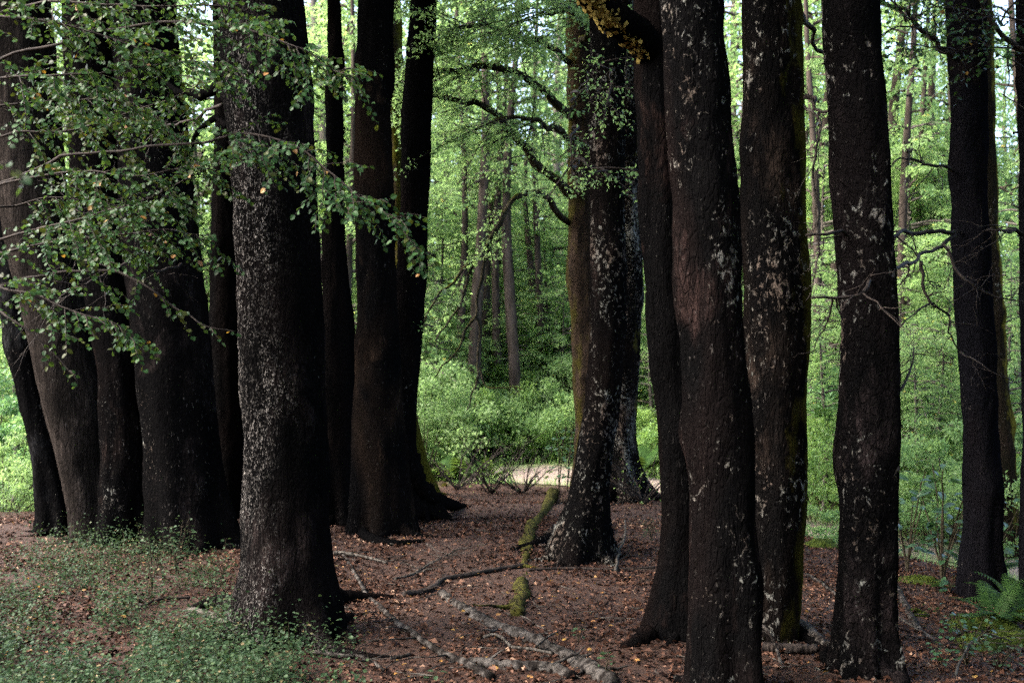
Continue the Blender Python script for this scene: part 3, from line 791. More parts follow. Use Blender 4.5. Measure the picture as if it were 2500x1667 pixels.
# roots
limb(t10, [(985, 1120, 11.7), (1012, 1170, 11.7), (1045, 1208, 11.75), (1085, 1228, 12.0), (1125, 1238, 12.6), (1165, 1246, 12.6)], 0.17, 0.03, mt10, name='root', seed=1, wig=0.0, sides=12)
root_part(t10, [(985, 1262), (1030, 1268), (1068, 1268)], 0.12, 0.04, mt10, 2)
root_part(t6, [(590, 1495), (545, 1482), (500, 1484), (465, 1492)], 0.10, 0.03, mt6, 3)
root_part(t6, [(815, 1470), (850, 1466), (900, 1462), (960, 1460)], 0.09, 0.02, mt14a, 4)
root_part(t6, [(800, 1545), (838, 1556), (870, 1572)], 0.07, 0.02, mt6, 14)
root_part(t13, [(1400, 1280), (1355, 1305), (1318, 1328), (1252, 1342)], 0.10, 0.03, mt13, 5)
root_part(t13, [(1440, 1310), (1458, 1350), (1470, 1372)], 0.10, 0.05, mt13, 6)
root_part(t13, [(1462, 1270), (1482, 1292), (1492, 1306)], 0.08, 0.03, mt13, 7)
root_part(t11, [(1030, 1165), (1060, 1180), (1085, 1188)], 0.15, 0.05, mt11, 8)
root_part(t13b, [(1555, 1195), (1585, 1212), (1604, 1222)], 0.14, 0.05, mt13b, 9)
root_part(t15, [(1935, 1545), (1975, 1562), (2008, 1590), (2022, 1625)], 0.055, 0.03, mt14a, 10)
root_part(t16, [(2190, 1440), (2215, 1490), (2245, 1538), (2300, 1585)], 0.035, 0.012, M_LOG, 11)
root_part(t16, [(2180, 1640), (2205, 1680), (2230, 1720)], 0.06, 0.02, mt16, 12)
root_part(t14a, [(1580, 1560), (1550, 1574), (1515, 1580)], 0.07, 0.02, mt14a, 13)
root_part(t9, [(880, 1300), (900, 1318), (960, 1330), (1040, 1322)], 0.09, 0.02, mt10, 16)

# limbs of the mossy tree over the clearing
def spray_limb(tree, pts, r0, r1, mat, seed, boughs=6, ln=(0.6, 1.3), leaf=0.045, fol=M_BG, dens=24, nm='branch', z=-0.25):
    """limb plus its own foliage (sub-part)"""
    br = limb(tree, pts, r0, r1, mat, nm, seed=seed)
    add_foliage(tree, br, [P(*p) for p in pts], seed, boughs, ln, leaf, fol, dens, z)
    return br
def add_foliage(tree, br, pts, seed, boughs, ln, leaf, fol, dens, z=-0.25, start=0.25):
    r = rs(seed + 900); line = smooth_line(pts, 40); org = np.array(tree.location); tan = nrm(np.gradient(line, axis=0))
    g, tw = Geo(), Geo()
    for b in range(boughs):
        k = int(40 * (start + (1 - start) * (b + r.random()) / boughs)); k = min(39, k)
        h = nrm(np.cross(tan[k], [0, 0, 1.])) * (1 if b % 2 else -1)
        d = nrm(tan[k] * r.uniform(0.2, 0.9) + h * r.uniform(0.3, 1) + np.array([0, 0, r.uniform(-0.5, 0.35)]))
        L = r.uniform(*ln); q = np.linspace(0, 1, 7)[:, None]
        bl = line[k] + d * L * q + np.array([0, 0, z]) * L * q ** 2
        tw.tube(bl - org, np.linspace(0.010, 0.003, 7), 4, cap=False)
        for s in range(max(3, int(L * 7))):
            kk = r.integers(1, 7); d2 = nrm(d + nrm(np.cross(d, [0, 0, 1.])) * r.choice([-1, 1]) * 0.9 + r.normal(0, 0.2, 3)); l2 = r.uniform(0.2, 0.5)
            tp = bl[kk] + d2 * l2 * q + np.array([0, 0, -0.3]) * l2 * q ** 2
            tw.tube(tp - org, np.linspace(0.004, 0.0015, 7), 3, cap=False)
            n = dens; t = r.uniform(0.05, 1, n); pos = tp[0] + (tp[-1] - tp[0]) * t[:, None] + r.normal(0, 0.05, (n, 3)) * np.array([1, 1, 0.5])
            D = nrm(d2 + r.normal(0, 0.7, (n, 3)) - np.array([0, 0, 0.2])); N = nrm(np.array([0, 0, 1.]) + r.normal(0, 0.45, (n, 3)))
            g.scatter(LEAF6_V, LEAF6_F, frames(D, N), pos - org, leaf * r.uniform(0.7, 1.2, n), np.clip(r.uniform(0.25, 0.75) + r.uniform(-0.2, 0.2, n), 0, 0.95) + (r.random(n) < 0.01) * 0.3)
    tw_ = link('twig', tw.mesh('twig', M_TWIG, True), br, kind='stuff')
    link('foliage', g.mesh('foliage', fol), br, kind='stuff')

MB = B('limb_moss', 30, dark=(0.022, 0.018, 0.010), brown=(0.09, 0.07, 0.045), brown_amt=0.9, lichen=0.9, moss=0.6, moss_dir=(0, 0, 1), moss_col=(0.055, 0.058, 0.010))
spray_limb(t12, [(1400, 485, 13.8), (1368, 459, 13.6), (1315, 394, 13.4), (1269, 341, 13.2), (1227, 295, 13.0), (1166, 253, 12.8), (1109, 237, 12.6), (1045, 226, 12.5)], 0.070, 0.026, MB, 31, boughs=12, ln=(0.6, 1.2), z=0.1)
spray_limb(t12, [(1400, 545, 13.8), (1353, 501, 13.4), (1326, 473, 13.2), (1296, 463, 13.1), (1265, 482, 13.0), (1231, 517, 12.9), (1197, 584, 12.8), (1151, 638, 12.7), (1109, 684, 12.6), (1063, 738, 12.5), (1040, 790, 12.5)], 0.048, 0.009, MB, 32, boughs=8, ln=(0.3, 0.7))
limb(t12, [(1240, 520, 12.9), (1224, 550, 12.85), (1186, 638, 12.8), (1170, 703, 12.7), (1163, 764, 12.7), (1130, 820, 12.6), (1098, 868, 12.6), (1055, 925, 12.5)], 0.032, 0.008, MB, seed=33)
limb(t12, [(1163, 764, 12.7), (1168, 850, 12.65), (1166, 914, 12.6), (1151, 982, 12.6), (1140, 1010, 12.6)], 0.022, 0.006, MB, seed=34)
limb(t12, [(1166, 905, 12.65), (1186, 944, 12.6), (1230, 952, 12.5), (1281, 952, 12.4)], 0.014, 0.005, MB, seed=35)
limb(t12, [(1151, 638, 12.7), (1125, 720, 12.6), (1080, 800, 12.6), (1062, 835, 12.6)], 0.022, 0.006, MB, seed=36)
spray_limb(t12, [(1400, 300, 13.8), (1345, 245, 13.4), (1315, 207, 13.2), (1257, 184, 13.0), (1197, 161, 12.8), (1147, 168, 12.7), (1101, 176, 12.6), (1059, 200, 12.5)], 0.058, 0.034, MB, 37, boughs=16, ln=(0.6, 1.3), z=0.0)
for i, (pts, nb) in enumerate([
        ([(1400, 160, 13.8), (1330, 110, 13.2), (1240, 80, 12.6), (1150, 60, 12.2), (1090, 70, 12.0)], 11),
        ([(1420, 40, 13.8), (1340, 0, 13.0), (1250, -30, 12.4), (1150, -30, 12.2)], 11),
        ([(1420, 120, 13.8), (1430, 60, 12.8), (1400, 20, 11.8), (1330, 30, 11.0)], 8),
        ([(1400, 330, 13.8), (1350, 320, 12.6), (1300, 290, 12.0), (1210, 290, 12.0)], 6)]):
    spray_limb(t12, pts, 0.05, 0.012, MB, 40 + i, boughs=nb * 2, ln=(0.6, 1.4), z=-0.1)
# bright green sprays hanging in front of the mossy and the splayed-root trunk
for i, pts in enumerate([[(1400, 230, 13.7), (1440, 190, 12.0), (1440, 150, 10.4), (1470, 150, 9.2), (1500, 175, 8.7)], [(1395, 290, 13.7), (1400, 250, 11.5), (1440, 215, 9.4), (1500, 215, 8.7)],
                         [(1400, 430, 13.7), (1400, 400, 11.5), (1430, 395, 9.4), (1490, 420, 8.8)], [(1400, 380, 13.7), (1400, 330, 11.0), (1410, 320, 10.0), (1405, 360, 9.6), (1400, 420, 9.4)]]):
    b_ = limb(t12, pts, 0.02, 0.004, M_TWIG, seed=60 + i)
    add_foliage(t12, b_, [P(*p) for p in pts[2:]], 60 + i, 4, (0.25, 0.45), 0.036, M_BG, 16, -0.2, 0.1)

# yellow flaky limb at the top of the sooty trunk
fl = limb(t14a, [(1600, 150, 6.25), (1560, 90, 6.1), (1500, 45, 5.95), (1455, 0, 5.85), (1400, -60, 5.7), (1330, -160, 5.5)], 0.11, 0.075, mt14a, seed=70, sides=14, wig=0.0, jit=0.08)
r = rs(71)
g = Geo(); g.add(np.array([[0, 0, 0], [0.5, 0.4, 0.10], [1, 0.1, 0.22], [0.55, -0.4, 0.08], [0.1, -0.25, 0]]), [np.array([[0, 1, 2], [0, 2, 3], [0, 3, 4]])])
FLK = g.mesh('bark_flake', M_FLAKE)
fline = smooth_line([P(1585, 128, 6.2), P(1560, 95, 6.1), P(1500, 48, 5.95), P(1455, 2, 5.85), P(1410, -50, 5.72)], 60)
for i in range(290):
    k = r.integers(0, 60); a = r.uniform(-2.4, 0.4)
    t = nrm(fline[min(59, k + 1)] - fline[k - 1 if k else 0])
    s1 = nrm(np.cross(t, [0, 1, 0])); 
    out = nrm(np.array([0, -1., 0]) * math.cos(a + 1.0) + np.array([-0.5, 0, -0.85]) * math.sin(-(a - 0.2) * 0.55))
    pos = fline[k] + out * (0.101 + 0.012 * (1 - k / 60))
    D = nrm(t * r.uniform(-1, 1) + out * 0.03 + r.normal(0, 0.12, 3)); 
    M = frames(D[None], out[None])[0]
    o = bpy.data.objects.new('bark_flake', FLK); COL.objects.link(o); o.parent = fl
    o.matrix_local = mat4(M, pos - np.array(t14a.location), r.uniform(0.020, 0.042))

# dead branches low in the crown of the main trunk, seen against the green gap
limb(t6, [(560, 250, 6.5), (530, 222, 6.7), (490, 228, 6.9), (455, 225, 7.1), (420, 205, 7.3)], 0.05, 0.02, mt5, seed=80)
limb(t6, [(550, 300, 6.5), (520, 290, 6.7), (495, 305, 6.8), (478, 340, 6.9), (465, 380, 7.0)], 0.022, 0.012, mt5, seed=81)
twiggery(t6, [(540, 255, 6.5), (500, 270, 6.7), (450, 300, 6.9), (400, 310, 7.1), (340, 350, 7.3)], 0.012, 82, nside=10, side=(0.2, 0.5))
twiggery(t4, [(430, 500, 9.6), (400, 480, 9.0), (330, 470, 8.6), (250, 500, 8.2), (180, 520, 8.0)], 0.014, 83, nside=12, side=(0.2, 0.7))
twiggery(t4, [(440, 640, 9.6), (380, 660, 9.0), (300, 640, 8.6), (220, 690, 8.2), (140, 680, 8.0)], 0.014, 84, nside=12, side=(0.2, 0.7))

# bare black branches at the right
twiggery(t17, [(2340, 570, 8.2), (2298, 565, 8.0), (2229, 573, 7.8), (2179, 577, 7.4), (2100, 578, 6.2), (2049, 577, 5.2), (1965, 586, 5.0)], 0.020, 90, nside=9)
twiggery(t17, [(2335, 568, 8.2), (2309, 596, 8.0), (2252, 623, 7.6), (2190, 650, 6.6), (2125, 684, 5.3), (2068, 718, 5.1), (1984, 736, 5.0)], 0.018, 91, nside=10)
twiggery(t17, [(2315, 590, 7.9), (2330, 640, 7.8), (2360, 680, 7.7), (2395, 710, 7.7), (2450, 730, 7.7), (2500, 738, 7.7)], 0.013, 92, nside=10)
twiggery(t17, [(2248, 632, 7.6), (2255, 676, 7.6), (2263, 715, 7.6), (2282, 741, 7.6), (2313, 768, 7.7), (2320, 810, 7.8), (2342, 850, 8.1)], 0.014, 93, nside=8, side=(0.1, 0.4))
twiggery(t17, [(2282, 741, 7.6), (2240, 760, 7.4), (2198, 783, 7.2)], 0.009, 94, nside=5, side=(0.1, 0.3))
twiggery(t17, [(2330, 418, 8.2), (2267, 394, 8.0), (2221, 387, 7.9), (2175, 406, 7.8)], 0.014, 95, nside=7)
twiggery(t17, [(2330, 140, 8.2), (2290, 111, 8.1), (2259, 77, 8.0), (2221, 34, 7.9), (2156, -5, 7.8), (2100, -40, 7.6)], 0.026, 96, nside=12, side=(0.3, 0.8))
twiggery(t18, [(2520, 130, 8.0), (2470, 100, 7.9), (2430, 60, 7.8), (2400, 20, 7.8), (2370, -30, 7.7)], 0.026, 97, nside=12, side=(0.3, 0.8))
twiggery(t18, [(2520, 575, 8.0), (2480, 562, 7.8), (2440, 556, 7.7), (2405, 555, 7.7)], 0.018, 98, nside=6)
twiggery(t17, [(2345, 860, 8.1), (2380, 880, 7.8), (2430, 905, 7.7), (2500, 950, 7.7)], 0.007, 99, nside=8, side=(0.15, 0.4))
twiggery(t15, [(1955, 232, 6.0), (1978, 237, 5.9), (1984, 256, 5.8), (2010, 276, 5.6), (2040, 300, 5.4)], 0.016, 100, nside=4, side=(0.1, 0.3))
twiggery(t15, [(1960, 250, 6.0), (1985, 275, 5.9), (1999, 300, 5.9), (1991, 364, 5.9), (1988, 440, 5.9), (1991, 536, 5.9), (1999, 607, 5.9), (1988, 665, 5.9), (1984, 715, 5.9), (1972, 740, 6.0)], 0.010, 101, M_PALETWIG, nside=14, side=(0.1, 0.35))
twiggery(t15, [(1950, 36, 6.1), (1975, 70, 6.6), (1998, 110, 7.0), (2015, 150, 7.4), (2040, 190, 7.7)], 0.020, 102, M_LOG, nside=2)
twiggery(t16, [(2185, 950, 5.4), (2210, 920, 5.5), (2222, 890, 5.6), (2236, 864, 5.7)], 0.009, 103, nside=5, side=(0.08, 0.2))

PLACES = [(-999, 'at the left edge'), (60, 'behind the left trunk clump'), (440, 'in the gap left of the main trunk'), (560, 'behind the main trunk'), (790, 'behind the tall dark trunk'), (970, 'right of the leaning black trunk'),
          (1130, 'behind the hanging mossy limb'), (1250, 'left of the mossy limbed trunk'), (1385, 'behind the lichened trunk'), (1600, 'behind the thick rough trunk'), (1810, 'behind the straight mossy-sided trunk'),
          (1960, 'behind the blotchy trunk'), (2190, 'right of the blotchy trunk'), (2330, 'behind the slim black trunk'), (2440, 'at the right edge')]
SEEN = {}
def far_label(px, head):
    base = head + ' ' + [t for x, t in PLACES if px >= x][-1]
    k = SEEN[base] = SEEN.get(base, 0) + 1
    return base if k == 1 else base + ', ' + ['', 'second', 'third', 'fourth', 'fifth', 'sixth', 'seventh', 'eighth', 'ninth'][min(k - 1, 8)]
# ---------------------------------------------------------------- forest behind: single trees
FAR = 'slender trees of the forest beyond the clearing'
for (px, d, kind, s, rz, lab) in [
        (1135, 29, 5, 0.9, 0.3, 'reddish trunk left of the far trunk cluster beyond the clearing'),
        (1172, 27, 5, 0.95, 1.2, 'straight stout trunk in the middle of the far trunk cluster'),
        (1209, 26, 5, 0.6, 2.2, 'thin crooked dark trunk in the far trunk cluster'),
        (1238, 30, 5, 0.9, 3.0, 'grey trunk right in the far trunk cluster beyond the clearing'),
        (1268, 32, 5, 0.7, 4.0, 'pale slim trunk farthest right in the far trunk cluster'),
        (1302, 25, 5, 0.7, 5.0, 'brown slim trunk far off, just left of the mossy limbed tree'),
        (1340, 46, 0, 0.9, 0.8, 'dim far trunk beside the mossy limbed tree'),
        (1192, 24, 5, 0.9, 1.9, 'dark lower trunk above the clearing shrubs, centre'),
        (1090, 40, 1, 1.0, 0.1, 'far trunk just right of the leaning black trunk'),
        (1050, 47, 0, 1.0, 2.1, 'distant tree whose leaves fill the gap right of the black trunks'),
        (785, 25, 2, 1.1, 2.6, 'pale brown trunk in the bright gap beside the main trunk'),
        (855, 30, 1, 1.0, 3.3, 'far tree seen in the slit left of the tall dark trunk'),
        (720, 38, 0, 1.1, 4.4, 'far tree behind the main trunk top'),
        (495, 24, 3, 1.2, 5.1, 'pale trunk in the narrow green gap left of the main trunk'),
        (430, 36, 1, 1.1, 0.5, 'far leafy tree above the narrow green gap'),
        (150, 26, 1, 1.0, 1.5, 'leafy tree showing in the green slit between left trunks'),
        (20, 20, 3, 1.0, 2.8, 'bright small tree at the left edge behind the leaning trunk'),
        (-150, 27, 0, 1.0, 3.8, 'leafy tree off the left edge behind the leaning trunk'),
        (1590, 34, 1, 1.0, 4.9, 'far tree in the narrow gap beside the black trunk'),
        (1440, 50, 0, 1.1, 5.8, 'far tree hidden behind the mossy limbed tree'),
        (1800, 32, 0, 0.95, 0.9, 'far tree in the slit between the thick trunk and straight trunk'),
        (1995, 22, 5, 1.0, 1.7, 'reddish broken far trunk in the gap beside the blotchy trunk'),
        (2022, 34, 1, 1.05, 2.4, 'far leafy tree in the gap left of the blotchy trunk'),
        (2210, 21, 5, 1.0, 3.1, 'dark grey lichened trunk just right of the blotchy trunk'),
        (2240, 31, 0, 0.9, 3.9, 'tall slim trunk against the sky right of the blotchy trunk'),
        (2272, 25, 3, 1.15, 4.6, 'pale thin pole trunk between blotchy and slim black trunks'),
        (2320, 24, 1, 0.85, 5.3, 'reddish trunk partly behind the slim black trunk'),
        (2470, 28, 1, 0.9, 0.2, 'leafy small tree by the right edge under the sky'),
        (2620, 25, 1, 0.8, 1.1, 'leafy tree off the right edge of the picture'),
        (2130, 44, 1, 0.95, 2.0, 'low distant tree behind the blotchy trunk')]:
    bg_tree(px, d, kind, lab, FAR, s, rz)
for (px, d, kind, s, rz, lab) in [
        (1065, 25, 3, 0.8, 0.4, 'light green young tree right of the leaning black trunk'), (1150, 34, 3, 0.9, 1.4, 'light green young tree behind the hanging mossy limb'),
        (1275, 35, 3, 0.9, 2.4, 'light green young tree in the middle of the clearing edge'), (1345, 26, 3, 0.85, 3.4, 'light green young tree beside the mossy limbed trunk'),
        (840, 22, 3, 1.2, 4.4, 'light green young tree in the gap right of the main trunk'), (740, 27, 3, 1.5, 5.4, 'light green tall young tree behind the main trunk'),
        (500, 27, 3, 1.4, 0.9, 'light green young tree filling the gap left of the main trunk'), (130, 20, 3, 1.1, 1.9, 'light green young tree in the slit behind the leaning trunk'),
        (1990, 24, 3, 1.2, 2.9, 'light green young tree in the gap beside the blotchy trunk'), (2200, 27, 3, 0.95, 3.9, 'light green young tree right of the blotchy trunk'),
        (2290, 20, 3, 0.85, 4.9, 'light green young tree left of the slim black trunk'), (2470, 21, 3, 0.85, 5.9, 'light green young tree near the right edge'),
        (1590, 25, 3, 1.3, 0.6, 'light green young tree in the slit beside the black trunk'), (1800, 26, 3, 1.6, 1.6, 'light green young tree in the slit beside the straight trunk'),
        (1225, 33, 3, 0.9, 2.7, 'light green young tree far back in line with the path')]:
    bg_tree(px, d, kind, lab, 'young understorey trees round the clearing', s, rz, name='young_tree')
for (px, d, s_, sz_, rz, lab) in [
        (1116, 23, 0.55, 1.0, 0.2, 'slim dark pole trunk left in the view through the centre gap'), (1158, 22, 0.8, 1.0, 1.1, 'brown pole trunk under the hanging limb, centre gap'), (1222, 23.5, 0.6, 1.0, 2.3, 'slim pole trunk in the middle of the centre gap'),
        (1262, 22.5, 0.75, 1.05, 3.1, 'brown pole trunk right of the middle of the centre gap'), (1322, 24, 0.55, 1.0, 4.2, 'thin pole trunk close beside the mossy limbed tree'), (1985, 19, 0.5, 1.0, 5.0, 'thin pole trunk just right of the straight trunk'),
        (2026, 21, 0.7, 1.0, 0.7, 'pole trunk close left of the blotchy trunk'), (2215, 18.5, 0.55, 1.0, 1.8, 'lichened pole trunk close right of the blotchy trunk'), (2262, 20, 0.45, 1.0, 2.6, 'thin pale pole in the middle of the right gap'),
        (2300, 21.5, 0.75, 1.0, 3.6, 'brown pole trunk left of the slim black trunk'), (2336, 19.5, 0.5, 1.0, 4.5, 'thin pole partly hidden by the slim black trunk'), (2474, 19, 0.6, 1.0, 5.6, 'pole trunk left of the right edge trunk'), (845, 21, 0.5, 1.0, 1.3, 'thin pole trunk in the slit right of the main trunk')]:
    bg_tree(px, d, 5, lab, 'pole trunks behind the near stand', s_, rz, name='pole_tree', sz=sz_)
r = rs(505)
for i, (px, d, k) in enumerate([(1020, 23, 0.55), (1060, 21.5, 0.42), (1105, 24, 0.5), (1145, 23, 0.4), (1180, 26, 0.55), (1225, 24.5, 0.42), (1262, 23.5, 0.5), (1300, 26, 0.6), (1335, 24, 0.5), (1375, 23.4, 0.45), (1590, 22, 0.5), (1130, 27, 0.75), (1200, 28, 0.7), (1245, 30, 0.85), (1320, 29, 0.8), (1170, 31, 0.9),
        (1985, 17, 0.5), (2015, 15.5, 0.4), (2200, 17, 0.5), (2240, 14.6, 0.36), (2285, 15.6, 0.46), (2330, 17, 0.5), (2455, 14.4, 0.42), (2485, 16.5, 0.6), (40, 16, 0.5), (2225, 19, 0.75), (2300, 19.5, 0.7), (2010, 20, 0.8), (2465, 19, 0.7)]):
    o = bg_tree(px, d, 3, far_label(px, 'feathery layered sapling shrub of the undergrowth'), 'feathery saplings of the undergrowth', k, r.uniform(0, 6.28), name='sapling', sz=k * r.uniform(0.75, 1.15))
r = rs(501)
PXS = np.sort(np.concatenate([r.uniform(-100, 2000, 25), r.uniform(2000, 2650, 9)]))
for i in range(34):
    d = r.uniform(40, 62); px = PXS[i]
    bg_tree(px, d, int(r.integers(0, 4)), far_label(px, 'dim tree far back in the leafy backdrop'), 'far backdrop trees', r.uniform(1.0, 1.35) if px < 2000 else r.uniform(0.72, 0.95), r.uniform(0, 6.28))

# unseen trees added behind the viewer and to the right, shading the near trunks
r = rs(503)
for i in range(13):
    a = math.radians(-35 - 17.5 * i) if i < 9 else math.radians(20 - 22 * (i - 9))
    d = r.uniform(7.5, 11.5) if i < 9 else r.uniform(13, 17)
    x, y = math.cos(a) * d, math.sin(a) * d
    if x < -6.5: continue
    o = thing('beech_tree', 'leafy tree added behind the viewer to shade the near trunks, outside the picture', 'tree', (x, y, gz(x, y)), 'trees added behind the viewer for shade', r.uniform(0, 6.28))
    k = r.uniform(0.9, 1.1); o.scale = (k, k, k); kd = int(r.integers(0, 3))
    link('trunk', BG[kd][0], o); link('crown', BG[kd][1], o)

for i in range(17):  # ring of unseen young trees added to block low light from behind
    a = math.radians(28 - 10.4 * i); d = r.uniform(6.5, 8.5)
    x, y = math.cos(a) * d, math.sin(a) * d
    o = thing('young_tree', 'young leafy tree added behind the viewer to block low light, outside the picture', 'tree', (x, y, gz(x, y)), 'young trees added behind the viewer for shade', r.uniform(0, 6.28))
    k = r.uniform(0.85, 1.15); o.scale = (k, k, k)
    link('trunk', BG[3][0], o); link('crown', BG[3][1], o)

# far wood: one mass closing the view
def far_wood():
    r = rs(77); g = Geo(); n = 26000
    ang = r.uniform(-0.62, 0.62, n); dd = r.uniform(72, 100, n)
    x = np.tan(ang) * dd; top = np.where(ang > 0.27, 9.0, 26.0) * (0.75 + 0.25 * np.sin(ang * 40) * np.sin(ang * 17 + 1))
    z = r.uniform(-0.3, 1, n) * top
    pos = np.stack([x, dd, z], -1)
    D = nrm(r.normal(0, 1, (n, 3))); N = nrm(np.array([0, -0.3, 1.]) + r.normal(0, 0.5, (n, 3)))
    g.scatter(LEAF6_V, LEAF6_F, frames(D, N), pos, r.uniform(0.5, 1.2, n), r.uniform(0, 0.8, n))
    o = link('far_wood', g.mesh('far_wood', M_BGC), kind='stuff')
    tag(o, 'distant mass of forest closing the view behind the trees', 'forest')
far_wood()

# shrubs round the clearing
SG = 'shrubs around the clearing'
r = rs(502)
for (px, d, kind, s, lab) in [
        (1080, 21.5, 0, 0.9, 'leafy green shrub left behind the clearing'), (1150, 23, 2, 1.1, 'pale fine-leaved shrub at the back of the clearing'),
        (1235, 24, 1, 0.9, 'glossy dark green shrub behind the path, centre'), (1310, 23, 0, 1.0, 'bright rounded shrub behind the path near the mossy tree'),
        (1345, 25, 1, 1.15, 'tall glossy blue-green shrub left of the mossy limbed trunk'), (1390, 22.5, 2, 0.9, 'low feathery shrub at the foot of the mossy trunk'),
        (1030, 19.0, 2, 1.0, 'feathery shrub tucked behind the mossy root foot'), (1120, 27, 1, 1.2, 'tall dark shrub far behind the clearing'),
        (1260, 29, 2, 1.5, 'large grey-green shrub under the far trunks'), (1190, 31, 0, 1.4, 'large leafy shrub below the far trunk cluster'),
        (1580, 20.5, 0, 0.9, 'green shrub in the narrow gap above the path'), (1540, 24, 1, 1.0, 'glossy shrub in the gap behind the lichened trunk'),
        (1585, 26, 1, 1.3, 'taller shrub in the gap behind the black trunk'),
        (1990, 14.5, 0, 0.75, 'bright shrub between straight trunk and blotchy trunk'), (2025, 17, 1, 1.0, 'glossy shrub higher up in the right trunk gap'),
        (2000, 21, 2, 1.4, 'feathery shrub back in the right trunk gap'), (2230, 15, 0, 0.8, 'bright speckled shrub right of the blotchy trunk'),
        (2290, 17, 1, 1.0, 'glossy shrub behind the slim black trunk, left side'), (2220, 21, 2, 1.5, 'tall feathery shrub far right of the blotchy trunk'),
        (2330, 22, 0, 1.3, 'leafy shrub behind the slim black trunk'), (2460, 14, 0, 0.8, 'leafy shrub beyond the ferns at the right edge'),
        (2500, 18, 1, 1.1, 'glossy shrub at the far right edge'), (2440, 21, 2, 1.4, 'feathery shrub behind the thin mossy trunk'),
        (1045, 20.8, 3, 1.1, 'fine bright low bush at the left end of the path'), (1110, 21.0, 3, 1.3, 'fine bright low bush behind the fern clump'), (1175, 22.0, 3, 1.4, 'fine bright bush behind the left half of the path'),
        (1245, 21.8, 3, 1.2, 'fine bright bush behind the middle of the path'), (1295, 21.6, 0, 0.7, 'small round bright shrub right behind the path'), (1365, 21.4, 3, 1.2, 'fine bright bush behind the two slim saplings'),
        (1330, 23.6, 1, 0.8, 'blue-green glossy shrub rising behind the slim saplings'), (1215, 25.5, 3, 2.2, 'large pale bush in the middle of the clearing edge'), (1100, 25.0, 3, 2.2, 'large pale bush left of the clearing edge'),
        (2010, 12.2, 3, 0.7, 'low bright bush just behind the mound in the right trunk gap'), (2255, 12.6, 3, 0.8, 'fine bright bush behind the broad-leaved shrub'), (2210, 13.6, 0, 0.7, 'bright shrub close right of the blotchy trunk'),
        (2300, 13.2, 3, 1.0, 'yellow-green bush left behind the slim black trunk'), (2470, 12.0, 3, 0.8, 'yellow-green low bush beyond the right fern'), (1975, 16.5, 3, 1.5, 'yellow-green bush in the right trunk gap'),
        (20, 14.2, 1, 0.9, 'glossy bright shrub at the left edge beside the leaning trunk'), (-60, 17, 0, 1.3, 'leafy shrub at the left edge, upper'),
        (60, 19, 0, 1.5, 'bright tall shrub seen left of the leaning trunk'), (10, 12.4, 3, 0.75, 'low yellow-green bush on the ground at the left edge'),
        (90, 13.0, 3, 0.6, 'low yellow-green bush behind the leaning trunk foot'), (480, 20, 1, 1.3, 'shrub in the slit between the left clump and main trunk'),
        (858, 22, 0, 1.2, 'shrub seen through the slit left of the tall dark trunk'), (1810, 19, 0, 1.2, 'shrub in the slit beside the thick trunk')]:
    bg_shrub(px, d, kind, lab, SG, s, r.uniform(0, 6.28))
PX2 = np.sort(np.concatenate([r.uniform(950, 1650, 12), r.uniform(1950, 2600, 10)]))
for i in range(22):
    d = r.uniform(27, 40); px = PX2[i]
    bg_shrub(px, d, int(r.integers(0, 3)), far_label(px, 'dim bush far back in the undergrowth'), 'far undergrowth bushes', r.uniform(1.2, 1.9), r.uniform(0, 6.28))

# ---------------------------------------------------------------- ferns
def frond_mesh(name, n=26, L=1.0, W=0.17, mat=M_FERN, arch=0.42):
    g = Geo(); t = np.linspace(0, 1, 22)
    rach = np.stack([t * L * 0.92, 0 * t, L * (0.62 * t - arch * 1.9 * t ** 2.2 * 0.6)], -1)
    g.tube(rach, np.linspace(0.005, 0.0015, 22), 4, 0.1)
    tan = nrm(np.gradient(rach, axis=0))
    pv = np.array([[0, 0.09, 0], [0, -0.09, 0], [0.35, -0.13, 0.01], [0.7, -0.08, 0], [1, 0, -0.06], [0.7, 0.08, 0], [0.35, 0.13, 0.01]])
    pf = [np.array([[0, 1, 2, 6], [6, 2, 3, 5]]), np.array([[5, 3, 4]])]
    for i in range(n):
        u = 0.14 + 0.86 * i / n; k = int(u * 21)
        ln = W * math.sin(math.pi * min(1, (u - 0.05) ** 0.62)) ** 0.8 + 0.01
        for s in (-1, 1):
            D = nrm(np.array([0, s, 0]) + tan[k] * 0.35 + np.array([0, 0, -0.18])); N = nrm(np.cross(tan[k], [0, 1, 0]) * -1 + rng.normal(0, 0.08, 3))
            if N[2] < 0: N = -N
            g.scatter(pv * np.array([1, 1.1, 1]), pf, frames(D[None], N[None]), rach[k][None], np.array([ln]), np.array([rng.uniform(0.1, 0.9)]))
    return g.mesh(name, mat)
FROND = frond_mesh('frond')
def fern(px, py, label, n, s, seed, d=None, group=None):
    p = ghit(px, py) if d is None else np.array([(px - CX) / F * d, d, gz((px - CX) / F * d, d)])
    o = thing('fern', label, 'fern', p, group)
    r = rs(seed)
    for i in range(n):
        f = link('frond', FROND, o)
        f.rotation_euler = (r.normal(0, 0.15), r.normal(-0.25, 0.22), 6.2832 * i / n + r.normal(0, 0.3)); k = s * r.uniform(0.7, 1.1); f.scale = (k, k, k)
    return o
fern(2395, 1415, 'arching green fern at the foot of the slim black trunk', 16, 0.55, 1)
fern(2490, 1500, 'green fern at the right edge below the slim black trunk', 15, 0.52, 2)
fern(2430, 1520, 'dark drooping fern among the moss cushions', 11, 0.45, 3)
fern(1120, 0, 'bright fern clump left of the path', 14, 0.95, 4, d=16.6)
fern(1185, 0, 'pale fern clump beside the path edge', 12, 0.85, 5, d=17.2)
fern(1075, 0, 'fern in front of the mossy root foot shrubs', 12, 0.8, 6, d=16.2)
